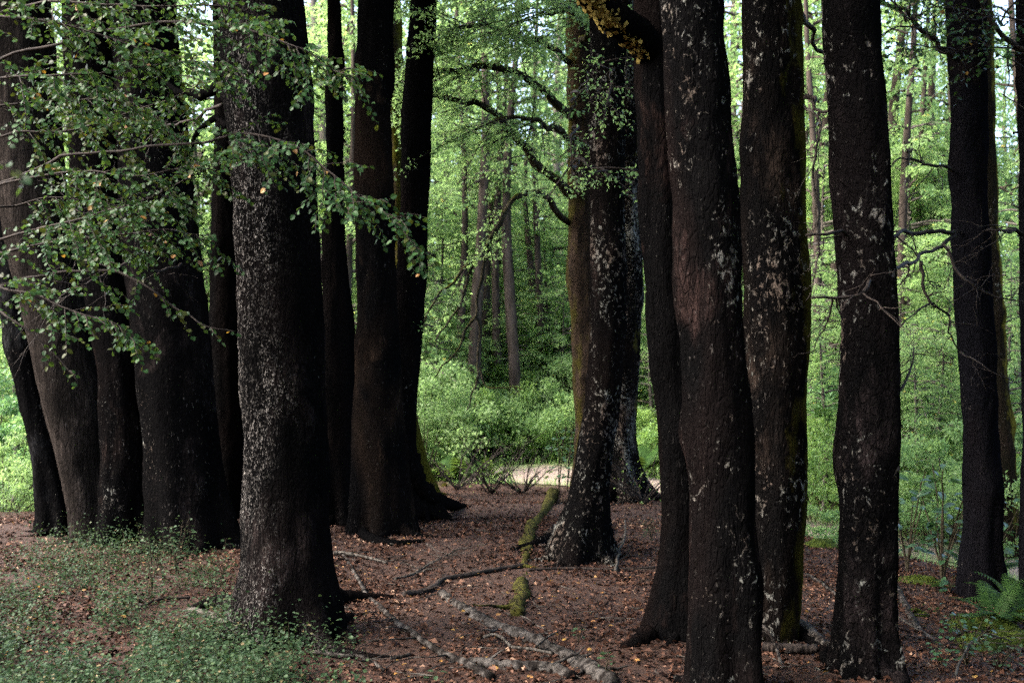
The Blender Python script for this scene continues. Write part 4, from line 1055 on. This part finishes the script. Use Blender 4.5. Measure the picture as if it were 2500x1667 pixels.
fern(1560, 0, 'arching fern seen in the gap right of the lichened trunk', 14, 1.1, 7, d=18.6)

# ---------------------------------------------------------------- litter, fallen leaves, ground cover
def litter():
    r = rs(600); n = 160000
    d = np.sqrt(r.uniform(3.6 ** 2, 16.5 ** 2, n)); d = np.where(r.random(n) < 0.5, 3.6 + (d - 3.6) * 0.62, d)
    x = r.uniform(-0.76, 0.74, n) * d
    e = d - np.interp(x, RIMX, RIMY)
    keep = (e < r.uniform(-0.1, 0.9, n)) & (vnoise(np.stack([x * 1.7, d * 1.7, 0 * x], -1), 55) + r.uniform(-0.5, 0.9, n) > -0.25)
    x, d = x[keep], d[keep]; n = len(x)
    z = ground_z(x, d) + r.uniform(0.002, 0.022, n)
    a = r.uniform(0, 6.28, n)
    D = np.stack([np.cos(a), np.sin(a), r.normal(0, 0.22, n)], -1); N = nrm(np.array([0, 0, 1.]) + r.normal(0, 0.5, (n, 3)))
    g = Geo()
    pn = vnoise(np.stack([x * 0.9, d * 0.9, 0 * x], -1), 21) * 0.18
    ti = np.clip(r.beta(1.3, 1.9, n) + pn, 0, 1)
    bv = LEAF4_V * np.array([1, 1, 3.0])
    g.scatter(bv, LEAF4_F, frames(D, N), np.stack([x, d, z], -1), r.uniform(0.6, 1.0, n) * r.choice([0.026, 0.036, 0.05, 0.064], n, p=[0.3, 0.4, 0.2, 0.1]), ti)
    o = link('leaf_litter', g.mesh('leaf_litter', M_LITTER), ground, kind='stuff')
litter()
r = rs(601)
for i in range(290):
    px, py = r.uniform(0, 2500), 1210 + 457 * r.random() ** 0.75
    if r.random() < 0.35: px = r.uniform(780, 1600)
    p = ghit(px, py)
    if p[1] > np.interp(p[0], RIMX, RIMY): continue
    a = r.uniform(0, 6.28); D = np.array([math.cos(a), math.sin(a), r.normal(0, 0.2)]); N = nrm(np.array([0, -0.15, 1.]) + r.normal(0, 0.3, 3))
    o = bpy.data.objects.new('fallen_leaf', ME_YEL); COL.objects.link(o); o.parent = ground
    o.matrix_local = mat4(frames(D[None], N[None])[0], p + np.array([0, 0, 0.02]), 0.022 + 0.022 * r.random() ** 1.6)

def ground_cover():
    r = rs(602); g, st = Geo(), Geo()
    px = r.uniform(-620, 900, 125000); py = r.uniform(1250, 1760, 125000)
    den = vnoise(np.stack([px / 95, py / 42, 0 * px], -1), 31) * 0.5 + 0.5
    lim = 560 + (py - 1450) * 0.9
    wgt = np.where(px < lim, 1.0, np.where(py > 1580, 0.55 * np.exp(-(px - lim) / 140), 0.04 * np.exp(-(px - lim) / 80)))
    wgt *= np.where(py < 1310, 0.6, 1) * np.clip(den * 2.9 - 0.75, 0, 1)
    keep = r.random(125000) < wgt * 0.95
    px, py = px[keep], py[keep]
    d = np.clip(CAMZ * F / (py - HY), 3, 14); x = (px - CX) / F * d; z = ground_z(x, d)
    n = len(x)
    h = np.abs(r.normal(0.04, 0.08, n)) + 0.015; h = np.where(r.random(n) < 0.15, h + r.uniform(0.05, 0.2, n), h)
    pos = np.stack([x + r.normal(0, 0.02, n), d + r.normal(0, 0.02, n), z + h], -1)
    a = r.uniform(0, 6.28, n); D = np.stack([np.cos(a), np.sin(a), r.normal(-0.1, 0.3, n)], -1); N = nrm(np.array([0, -0.12, 1.]) + r.normal(0, 0.38, (n, 3)))
    g.scatter(LEAF6_V * np.array([1, 1.25, 1]), LEAF6_F, frames(D, N), pos, r.uniform(0.011, 0.027, n), np.clip(r.beta(1.6, 1.6, n) * 0.95 + (r.random(n) < 0.02), 0, 1))
    k = r.permutation(n)[:1500]
    for i in k:
        b = np.array([pos[i, 0] + r.normal(0, 0.03), pos[i, 1] + r.normal(0, 0.03), z[i] - 0.01])
        st.tube(np.array([b, (b + pos[i]) / 2 + r.normal(0, 0.012, 3), pos[i] + np.array([0, 0, 0.01])]), [0.002, 0.0016, 0.001], 3, cap=False)
    o = link('ground_cover', g.mesh('ground_cover', M_COVER), kind='stuff'); tag(o, 'low carpet of small round green leaves in the left foreground', 'ground cover')
    o2 = link('ground_cover_stem', st.mesh('ground_cover_stem', M_STEM), o, kind='stuff')
ground_cover()

# ---------------------------------------------------------------- seedlings and the broadleaved shrub
def seedling(px, py, label, H, n, leaf, me, seed, stems=3, spread=0.25, group='seedlings on the forest floor', mat=M_STEM, name='seedling', cat='plant'):
    p = ghit(px, py); r = rs(seed); o = thing(name, label, cat, p, group); g = Geo(); cnt = 0
    for s in range(stems):
        a = r.uniform(0, 6.28); q = np.linspace(0, 1, 9)[:, None]; hh = H * r.uniform(0.6, 1.0)
        l = np.array([math.cos(a), math.sin(a), 0]) * spread * hh * q ** 1.3 + np.array([0, 0, hh]) * q + np.cumsum(r.normal(0, 0.012 * hh, (9, 3)), 0) * q
        l[0, 2] = -0.03
        g.tube(l, np.linspace(0.0045, 0.0016, 9) * (0.6 + 1.6 * H), 5, cap=False)
        for i in range(n // stems):
            k = r.integers(2, 9); b = r.uniform(0, 6.28); pl = r.uniform(0.03, 0.16) * (0.4 + H) * (1.2 - k / 12)
            tip = l[k] + np.array([math.cos(b), math.sin(b), r.uniform(-0.1, 0.5)]) * pl
            g.tube(np.array([l[k], (l[k] + tip) / 2 + [0, 0, 0.01], tip]), [0.0014, 0.0011, 0.0008], 3, cap=False)
            D = nrm(np.array([math.cos(b), math.sin(b), r.uniform(-0.5, 0.2)])); N = nrm(np.array([0, -0.1, 1.]) + r.normal(0, 0.35, 3))
            f = bpy.data.objects.new('leaf', me); COL.objects.link(f); f.parent = o
            f.matrix_local = mat4(frames(D[None], N[None])[0], tip, leaf * r.uniform(0.7, 1.15))
    link('stem', g.mesh('stem', mat, True), o)
    return o
ME_COV = leaf_me('leaf_cover', M_COVER, 0.55); ME_GLO = leaf_me('leaf_glossy', M_GLOSS, 0.2)
g = Geo(); v_, f_ = ovate(0.24, 6, 0.07, 0.0, 0.16); g.add(v_, f_, 0.15); ME_LONG = g.mesh('leaf_long', M_GLOSS)
seedling(215, 1310, 'small-leaved seedling climbing in front of the brown left trunk', 0.95, 110, 0.034, ME_COV, 1, 5)
seedling(150, 1300, 'sparse seedling at the foot of the leaning left trunk', 0.5, 50, 0.032, ME_COV, 2, 4)
seedling(490, 1330, 'upright seedling beside the foot of the wide left trunk', 0.75, 70, 0.034, ME_COV, 3, 4)
seedling(430, 1400, 'bushy seedling in front of the wide left trunk', 0.45, 80, 0.034, ME_COV, 4, 5)
seedling(370, 1440, 'pale-stemmed seedling on the litter left of the main trunk', 0.5, 50, 0.030, ME_COV, 5, 4)
seedling(545, 1420, 'little seedling close to the left of the main trunk', 0.35, 40, 0.030, ME_COV, 6, 3)
seedling(690, 1590, 'seedling tuft at the front of the main trunk foot', 0.16, 30, 0.032, ME_COV, 7, 4)
seedling(850, 1580, 'seedling tuft right of the main trunk foot', 0.10, 12, 0.030, ME_COV, 8, 3)
seedling(1412, 1568, 'two-leaved seedling alone on the litter above the logs', 0.10, 9, 0.034, ME_COV, 9, 3)
seedling(1478, 1650, 'small round-leaved seedling beside the grey log end', 0.14, 12, 0.036, ME_COV, 10, 3)
seedling(1062, 1665, 'bright seedling leaf at the bottom edge, centre', 0.07, 6, 0.045, ME_COV, 11, 2)
seedling(1590, 1320, 'fine-leaved tuft behind the black foot trunk', 0.22, 60, 0.022, ME_COV, 12, 6)
seedling(1365, 1205, 'slim sapling with few leaves at the back rim of the litter', 1.05, 60, 0.075, ME_GLO, 13, 2, 0.12)
seedling(1385, 1200, 'taller slim sapling beside the lichened trunk at the rim', 1.25, 60, 0.075, ME_GLO, 14, 2, 0.12)
seedling(2300, 1425, 'broad-leaved shrub with long leaves left of the slim black trunk', 1.15, 84, 0.135, ME_LONG, 15, 7, 0.35, name='broadleaf_shrub', cat='shrub', group='broad-leaved shrubs at the right')
seedling(2420, 1390, 'long-leaved shrub crossing the foot of the slim black trunk', 0.85, 40, 0.13, ME_LONG, 16, 5, 0.5, name='broadleaf_shrub', cat='shrub', group='broad-leaved shrubs at the right')
seedling(2215, 1400, 'thin-stemmed shrub close to the right side of the blotchy trunk', 1.1, 50, 0.11, ME_LONG, 17, 5, 0.2, name='broadleaf_shrub', cat='shrub', group='broad-leaved shrubs at the right')
seedling(2320, 1445, 'pale rosette plant with drooping long leaves on the litter', 0.12, 16, 0.12, ME_LONG, 18, 4, 0.4)
seedling(2360, 1625, 'glossy round-leaved seedling bush in the right corner', 0.34, 90, 0.036, ME_GLO, 19, 7, 0.5)
seedling(2300, 1630, 'small glossy seedling left of the corner bush', 0.16, 24, 0.036, ME_GLO, 20, 4, 0.5)
seedling(2440, 1640, 'sprawling seedling under the moss cushions at the right edge', 0.22, 50, 0.034, ME_COV, 21, 6, 0.6)

# bare twiggy bushes on the rim
for i, (px, py, lab) in enumerate([(1120, 1195, 'bare twiggy bush at the rim left of the path'), (1200, 1205, 'bare twiggy bush at the rim in front of the path'),
                                   (1275, 1205, 'low bare twig bush before the pale path'), (1570, 1230, 'bare twiggy bush in the gap beside the black trunk')]):
    p = ghit(px, py); r = rs(640 + i); o = thing('twig_bush', lab, 'bush', p, 'bare twig bushes on the rim'); g = Geo()
    for s in range(16):
        a = r.uniform(0, 6.28); d = nrm(np.array([math.cos(a), math.sin(a) * 0.5, r.uniform(0.4, 1.4)])); ln = r.uniform(0.35, 1.0); q = np.linspace(0, 1, 7)[:, None]
        tp = d * ln * q + np.cumsum(r.normal(0, 0.012, (7, 3)), 0); g.tube(tp, np.linspace(0.010, 0.004, 7), 4, cap=False)
        for w in range(3):
            k = r.integers(2, 6); d2 = nrm(d + r.normal(0, 0.7, 3)); t2 = tp[k] + d2 * ln * 0.4 * q; g.tube(t2, np.linspace(0.005, 0.002, 7), 3, cap=False)
    link('stem', g.mesh('stem', M_TWIG), o)
    g = Geo(); n = 60; pos = r.normal(0, 0.25, (n, 3)) * [1, 0.6, 0.6] + [0, 0, 0.3]
    g.scatter(LEAF6_V, LEAF6_F, frames(r.normal(0, 1, (n, 3)), np.array([0, 0, 1.]) + r.normal(0, 0.4, (n, 3))), pos, r.uniform(0.02, 0.04, n), r.uniform(0, 1, n))
    link('foliage', g.mesh('foliage', M_SHRUB), o)

# grass along the path and round the back of the mound
def grass():
    r = rs(660); g = Geo(); n = 16000
    x = r.uniform(-9, 11, n); e = r.uniform(-0.3, 9.5, n); y = np.interp(x, RIMX, RIMY) + e
    pc = np.interp(x, [-3.4, -1.2, 0.2, 1.6, 3.0, 4.2, 5.3, 6.6, 9.0], [18.6, 18.2, 18.3, 18.0, 15.9, 13.6, 12.0, 10.9, 10.0])
    off = np.abs(y - pc)
    keep = ((off > 1.7) | (x > 3.2) & (off > 0.5) | (r.random(n) < 0.12)) & (vnoise(np.stack([x, y, 0 * x], -1) * 0.9, 61) + r.uniform(-0.6, 0.6, n) > -0.2) & (e > 0.5)
    x, y = x[keep], y[keep]; n = len(x)
    h = r.uniform(0.06, 0.26, n); a = r.uniform(0, 6.28, n); b = h * r.uniform(0.1, 0.7, n); w = r.uniform(0.004, 0.009, n)
    z = ground_z(x, y) - 0.01; dx, dy = np.cos(a), np.sin(a)
    P0 = np.stack([x - dy * w, y + dx * w, z], -1); P1 = np.stack([x + dy * w, y - dx * w, z], -1)
    P2 = np.stack([x + dx * b * 0.35 + dy * w * 0.7, y + dy * b * 0.35 - dx * w * 0.7, z + h * 0.65], -1); P3 = np.stack([x + dx * b * 0.35 - dy * w * 0.7, y + dy * b * 0.35 + dx * w * 0.7, z + h * 0.65], -1)
    P4 = np.stack([x + dx * b, y + dy * b, z + h], -1)
    k = np.arange(n)[:, None] * 5
    g.add(np.stack([P0, P1, P2, P3, P4], 1).reshape(-1, 3), [k + np.array([[0, 1, 2, 3]]), k + np.array([[3, 2, 4]])], np.repeat(r.uniform(0, 0.95, n), 5))
    o = link('grass', g.mesh('grass', M_BG), kind='stuff'); tag(o, 'short light green grass along the path edges', 'grass')
grass()

# ---------------------------------------------------------------- fallen wood
def fallen(name, label, cat, pts, r0, r1, mat, seed, group=None, side=0, lift=0.1, sides=12, jit=0.38, forks=()):
    L = np.array([ghit(*p[:2]) for p in pts]); rr = np.linspace(r0, r1, len(L))
    lf = np.array([p[2] if len(p) > 2 else 0 for p in pts])
    L[:, 2] += rr * lift + lf + 0.012
    n = 46; line = smooth_line(np.column_stack([L, rr]), n); r = rs(seed)
    line[:, :3] += np.stack([fbm(line[:, :3] * 5, seed, 2), fbm(line[:, :3] * 5, seed + 3, 2), 0 * line[:, 0]], -1) * 0.012
    o = thing(name, label, cat, line[0, :3], group); org = line[0, :3]
    g = Geo(); g.tube(line[:, :3] - org, line[:, 3], sides, jit=jit, seed=seed)
    link('stem' if 'branch' in name else 'log_body', g.mesh(name, mat, True), o)
    tan = nrm(np.gradient(line[:, :3], axis=0))
    for i in range(side):
        k = r.integers(6, n - 1); d = nrm(tan[k] * 0.5 + nrm(np.cross(tan[k], [0, 0, 1])) * r.choice([-1, 1]) * 0.8 + [0, 0, r.uniform(-0.05, 0.35)]); ln = r.uniform(0.12, 0.4)
        q = np.linspace(0, 1, 7)[:, None]; tp = line[k, :3] + d * ln * q + np.cumsum(r.normal(0, 0.012, (7, 3)), 0) * [1, 1, 0.4]
        tp[:, 2] = np.maximum(tp[:, 2], ground_z(tp[:, 0], tp[:, 1]) + 0.012)
        gg = Geo(); gg.tube(tp - org, np.linspace(max(0.003, line[k, 3] * 0.4), 0.0015, 7), 5); link('twig', gg.mesh('twig', mat, True), o)
    for fp in forks:
        q = np.array([ghit(*p[:2]) for p in fp]); q[:, 2] += np.array([p[2] if len(p) > 2 else 0 for p in fp]) + 0.018
        ll = smooth_line(q, 14); gg = Geo(); gg.tube(ll - org, np.linspace(r1 * 1.0, r1 * 0.5, 14), 6, jit=0.2, seed=seed); link('fork', gg.mesh('fork', mat, True), o)
    return o
FB, LG = 'fallen branches on the litter', 'fallen logs on the litter'
fallen('fallen_branch', 'long thin grey branch slanting across the litter beside the main trunk', 'branch',
       [(838, 1358), (868, 1404), (891, 1450), (929, 1488), (960, 1519), (1006, 1553), (1044, 1580), (1090, 1607), (1136, 1626), (1200, 1662)], 0.012, 0.026, M_LOG, 1, FB, 7, 0.3)
fallen('fallen_branch', 'pale lichen-crusted branch lying right of the main trunk', 'branch', [(812, 1356), (850, 1358), (900, 1366), (945, 1378)], 0.022, 0.010, M_PALETWIG, 2, FB, 5, 0.6)
fallen('fallen_branch', 'dark curved branch snaking across the middle of the litter', 'branch',
       [(985, 1458), (1044, 1446), (1082, 1419), (1143, 1408), (1212, 1394), (1290, 1382)], 0.022, 0.016, M_TWIG, 3, FB, 4, 0.4)
fallen('fallen_branch', 'long straight dark stick lying in front of the splayed-root trunk', 'branch', [(1290, 1396), (1380, 1392), (1500, 1394), (1600, 1390)], 0.012, 0.010, M_TWIG, 4, FB, 4, 0.6)
fallen('fallen_log', 'grey rotting log slanting down to the bottom edge', 'log',
       [(1078, 1448), (1109, 1473), (1150, 1498), (1197, 1522), (1250, 1545), (1296, 1561), (1384, 1603), (1449, 1637), (1500, 1672)], 0.036, 0.058, M_LOG, 5, LG, 6, -0.35, 16)
fallen('fallen_log', 'short grey log lying level at the bottom edge', 'log', [(1152, 1620), (1210, 1626), (1300, 1632), (1353, 1638), (1400, 1658)], 0.032, 0.042, M_LOG, 6, LG, 3, -0.15, 14)
fallen('fallen_log', 'moss-covered rotten log leading back over the litter mound', 'log',
       [(1352, 1198), (1330, 1247), (1292, 1297), (1282, 1354, -0.03), (1278, 1400, -0.05), (1275, 1430), (1270, 1465), (1261, 1503)], 0.084, 0.056, M_MOSSLOG, 7, LG, 2, -0.42, 16)
fallen('fallen_branch', 'grey forked stick propped on the litter right of the splayed roots', 'branch', [(1502, 1402), (1509, 1362, 0.02), (1526, 1330, 0.05), (1527, 1292, 0.08)], 0.015, 0.009, M_PALETWIG, 8, FB, 0, 1, forks=[[(1524, 1334, 0.05), (1500, 1346, 0.02), (1476, 1358)]])
fallen('fallen_branch', 'white crooked twig lying over the grey logs', 'branch', [(1176, 1562), (1205, 1564, 0.02), (1228, 1572, 0.02), (1250, 1599, 0.03), (1288, 1608, 0.04), (1352, 1616, 0.03)], 0.010, 0.008, M_PALETWIG, 9, FB, 3, 1, forks=[[(1308, 1606, 0.05), (1340, 1580, 0.05), (1362, 1560, 0.03)]])
fallen('fallen_branch', 'white-mottled branch lying against the left foot of the main trunk', 'branch', [(459, 1499), (509, 1507), (540, 1522), (566, 1534), (605, 1561), (634, 1590)], 0.026, 0.016, M_PALETWIG, 10, FB, 3, 0.6)
fallen('fallen_branch', 'dark thin stick in the ground cover left of the main trunk', 'branch', [(333, 1492), (394, 1469), (459, 1465)], 0.010, 0.010, M_TWIG, 11, FB, 1, 0.8)
fallen('fallen_branch', 'grey twiggy branch along the bottom left of the grey logs', 'branch', [(765, 1599), (822, 1607), (876, 1610), (915, 1625), (944, 1645)], 0.012, 0.010, M_LOG, 12, FB, 6, 0.8)
fallen('fallen_branch', 'short grey stick below the long thin branch', 'branch', [(950, 1614), (975, 1612), (1004, 1605)], 0.012, 0.010, M_LOG, 13, FB, 0, 0.8)
fallen('fallen_branch', 'lichen-draped twig heap in the middle of the litter', 'branch', [(965, 1420), (1010, 1408), (1045, 1385), (1090, 1360), (1130, 1340)], 0.012, 0.005, M_PALETWIG, 14, FB, 18, 1.2)
fallen('fallen_log', 'grey stub of log wedged behind the straight mossy-sided trunk', 'log', [(1945, 1540), (1980, 1562), (2018, 1592)], 0.042, 0.030, M_LOG, 15, LG, 0, 0.6, 14)
fallen('fallen_log', 'black log lying between the straight trunk and the blotchy trunk', 'log', [(1862, 1592), (1920, 1594), (1995, 1596)], 0.030, 0.026, M_TWIG, 16, LG, 0, 0.6, 12)
fallen('fallen_branch', 'thin stick leaning before the foot of the straight trunk', 'branch', [(1866, 1576, 0.10), (1890, 1600, 0.05), (1914, 1636)], 0.010, 0.008, M_LOG, 17, FB, 0, 1)
fallen('fallen_branch', 'brown stick on the slope left of the blotchy trunk', 'branch', [(1970, 1408), (2000, 1425), (2040, 1458)], 0.012, 0.010, M_LOG, 18, FB, 2, 0.8)
fallen('fallen_branch', 'thin pale twig on the litter right of the blotchy trunk', 'branch', [(2185, 1508), (2220, 1530), (2270, 1560), (2310, 1585)], 0.008, 0.006, M_PALETWIG, 19, FB, 3, 0.8)
fallen('fallen_branch', 'bare twig arching over the bottom right corner', 'branch', [(2330, 1660), (2370, 1630, 0.12), (2410, 1610, 0.14), (2470, 1590, 0.05)], 0.007, 0.004, M_PALETWIG, 20, FB, 6, 1)
# scattered small twigs: parts of the ground
r = rs(700); g = Geo()
for i in range(260):
    px, py = r.uniform(0, 2500), 1230 + 437 * r.random() ** 0.7
    p = ghit(px, py)
    if p[1] > np.interp(p[0], RIMX, RIMY): continue
    a = r.uniform(0, 6.28); ln = r.uniform(0.06, 0.28); q = np.linspace(-0.5, 0.5, 5)[:, None]
    tp = p + np.array([math.cos(a), math.sin(a), 0]) * ln * q + np.cumsum(r.normal(0, 0.008, (5, 3)), 0) * [1, 1, 0.2]
    tp[:, 2] = ground_z(tp[:, 0], tp[:, 1]) + 0.022
    g.tube(tp, np.linspace(0.0045, 0.002, 5), 4)
link('twig_litter', g.mesh('twig_litter', M_PALETWIG), ground, kind='stuff')

# ---------------------------------------------------------------- moss cushions
def moss(px, py, label, sx, sy, sz, seed):
    p = ghit(px, py); g = Geo(); U, V = 28, 12
    th = np.linspace(0, 2 * math.pi, U, endpoint=False); ph = np.linspace(0.0, math.pi / 2, V)
    v = np.stack([np.cos(ph)[:, None] * np.cos(th)[None], np.cos(ph)[:, None] * np.sin(th)[None], np.repeat(np.sin(ph)[:, None], U, 1)], -1).reshape(-1, 3)
    v = v * (1 + 0.22 * fbm(v * 2.2 + seed * 5, seed, 3))[:, None] * np.array([sx, sy, sz]) - np.array([0, 0, 0.03])
    i = np.arange(V - 1)[:, None]; j = np.arange(U)[None]
    g.add(v, np.stack([i * U + j, i * U + (j + 1) % U, (i + 1) * U + (j + 1) % U, (i + 1) * U + j], -1).reshape(-1, 4))
    o = link('moss_cushion', g.mesh('moss_cushion', M_MOSS, True), loc=p); tag(o, label, 'moss', 'moss cushions on the forest floor')
    gb = Geo(); r = rs(seed); n = 500
    k = r.integers(0, len(v), n); D = nrm(v[k] + r.normal(0, 0.05, (n, 3)) + [0, 0, 0.03]); gb.scatter(LEAF4_V, LEAF4_F, frames(D, r.normal(0, 1, (n, 3))), v[k] * 0.97, r.uniform(0.008, 0.02, n), r.uniform(0, 1, n))
    link('moss_tuft', gb.mesh('moss_tuft', M_MOSS), o, kind='stuff')
moss(2005, 1335, 'bright moss cushion on the mound beside the blotchy trunk', 0.18, 0.14, 0.11, 1)
moss(2238, 1500, 'small moss cushion on the litter right of the blotchy trunk', 0.08, 0.07, 0.06, 2)
moss(2350, 1535, 'moss cushion left of the other two by the ferns', 0.13, 0.10, 0.10, 3)
moss(2395, 1580, 'rounded moss cushion in front of the small right bush', 0.16, 0.13, 0.13, 4)
moss(2425, 1530, 'broad moss cushion under the drooping fern', 0.16, 0.13, 0.11, 5)
moss(2470, 1565, 'moss cushion at the right edge', 0.16, 0.13, 0.11, 6)
moss(2235, 1418, 'dull moss cushion under the thin-stemmed shrub', 0.26, 0.16, 0.07, 7)

# ---------------------------------------------------------------- leafy boughs in front
TX, TY = -3.25, 5.6
yt = thing('beech_tree', 'slender beech just outside the left edge that carries the leafy boughs', 'tree', (TX, TY, gz(TX, TY)))
link('trunk', trunk_geo(260, 9.5, 0.13, wob=0.05, sides=22, step=0.12).mesh('trunk', mt4, True), yt)
BGp = 'leafy beech boughs hanging in the upper left'
tot = 0
for i, (lab, pts, kw) in enumerate([
    ('leafy bough reaching right across the main trunk towards the tall dark trunk', [(500, 345, 4.9), (600, 330, 4.8), (700, 355, 4.7), (790, 410, 4.6), (870, 480, 4.5), (960, 530, 4.5), (1020, 620, 4.5)], dict(every=0.030)),
    ('leafy bough along the top crossing the head of the main trunk', [(380, 60, 5.0), (500, 60, 4.9), (620, 85, 4.8), (720, 120, 4.7), (800, 160, 4.7), (880, 185, 4.7)], dict(every=0.030)),
    ('leafy bough in the top left corner', [(-40, 40, 4.8), (80, 50, 4.7), (200, 70, 4.7), (320, 110, 4.7), (420, 150, 4.7)], dict(every=0.026)),
    ('leafy bough entering at the left edge below the corner', [(-40, 190, 4.9), (90, 190, 4.8), (220, 180, 4.8), (360, 160, 4.8), (500, 150, 4.8), (570, 180, 4.8)], dict(every=0.026)),
    ('leafy bough over the gap between the left clump and main trunk', [(120, 0, 5.2), (260, 10, 5.1), (400, 20, 5.0), (540, 20, 5.0), (660, 60, 5.0)], dict(every=0.026)),
    ('shaded olive leafy bough in the middle of the left clump', [(40, 320, 5.4), (160, 320, 5.4), (300, 280, 5.4), (420, 240, 5.4), (500, 200, 5.4)], dict(olive=0.8, every=0.028)),
    ('shaded leafy bough hanging deep between the left trunks', [(-20, 260, 6.0), (120, 250, 6.0), (260, 240, 6.0), (380, 290, 6.0), (450, 360, 6.0)], dict(olive=0.8, every=0.03, twig=(0.2, 0.5))),
    ('shaded leafy bough before the dark grey-streaked trunk', [(40, 500, 6.0), (150, 480, 6.0), (280, 500, 6.0), (380, 540, 6.0)], dict(olive=0.75, every=0.034, twig=(0.2, 0.45))),
    ('leafy bough hanging before the wide left trunk', [(60, 440, 5.2), (190, 420, 5.1), (320, 430, 5.0), (440, 410, 5.0), (540, 380, 5.0)], dict(every=0.032, olive=0.4)),
    ('slanting leafy bough rising towards the main trunk', [(90, 560, 5.2), (220, 530, 5.1), (350, 490, 5.0), (470, 430, 4.9), (590, 370, 4.8)], dict(every=0.032, olive=0.35)),
    ('leafy bough level across the middle of the left clump', [(-20, 620, 5.2), (120, 590, 5.1), (260, 580, 5.0), (400, 560, 5.0), (520, 580, 5.0)], dict(every=0.036)),
    ('lowest dense leafy bough before the brown left trunk', [(-30, 690, 5.0), (80, 715, 4.9), (180, 760, 4.8), (270, 780, 4.8), (330, 830, 4.8)], dict(every=0.030, twig=(0.14, 0.34))),
    ('thin leafy twig trailing towards the main trunk foot shade', [(280, 660, 5.1), (360, 700, 5.0), (430, 750, 5.0), (490, 790, 4.9), (570, 815, 4.9)], dict(every=0.085, twig=(0.08, 0.18))),
    ('small leafy bough drooping at the left edge, lowest left', [(-30, 740, 5.0), (40, 790, 4.9), (120, 860, 4.9), (190, 930, 4.9)], dict(every=0.10, twig=(0.08, 0.2))),
    ('close out-of-focus leafy spray at the left edge', [(-60, 360, 2.4), (-10, 400, 2.3), (40, 430, 2.3), (70, 455, 2.3)], dict(every=0.10, twig=(0.04, 0.08), stem_r=0.002))]):
    o, n = leafy_bough('leafy_bough', lab, 'branch', pts, BGp, 230, seed=800 + i, lead=(TX, TY), **kw); tot += n
for i, (lab, pts, kw) in enumerate([
    ('dark leafy bough over the slim black trunk at the top right', [(2520, 60, 7.6), (2440, 40, 7.6), (2370, 50, 7.5), (2300, 30, 7.5)], dict(every=0.06, twig=(0.25, 0.6))),
    ('backlit leafy bough beside the right edge trunk', [(2530, 180, 7.6), (2470, 150, 7.5), (2430, 130, 7.5), (2400, 100, 7.5)], dict(every=0.06, twig=(0.25, 0.55))),
    ('sparse leafy bough across the sky right of the blotchy trunk', [(2330, 120, 7.6), (2270, 115, 7.4), (2210, 110, 7.2), (2150, 120, 7.0)], dict(every=0.09, twig=(0.2, 0.5))),
    ('leafy bough high above the gap at the right', [(2310, 10, 7.6), (2230, -10, 7.4), (2160, -10, 7.2), (2080, 10, 7.0)], dict(every=0.07, twig=(0.25, 0.6)))]):
    o, n = leafy_bough('leafy_bough', lab, 'branch', pts, 'leafy boughs against the sky at the right', 100, lead=((2525 - CX) / F * 8.0, 8.0, -0.1) if i < 2 else ((2362 - CX) / F * 8.3, 8.3, -0.1), seed=850 + i, L=0.042, spacing=0.045, **kw); tot += n
print('bough leaves', tot, 'objects', len(bpy.data.objects), 'tris', sum(len(m.loops) - 2 * len(m.polygons) for m in bpy.data.meshes))
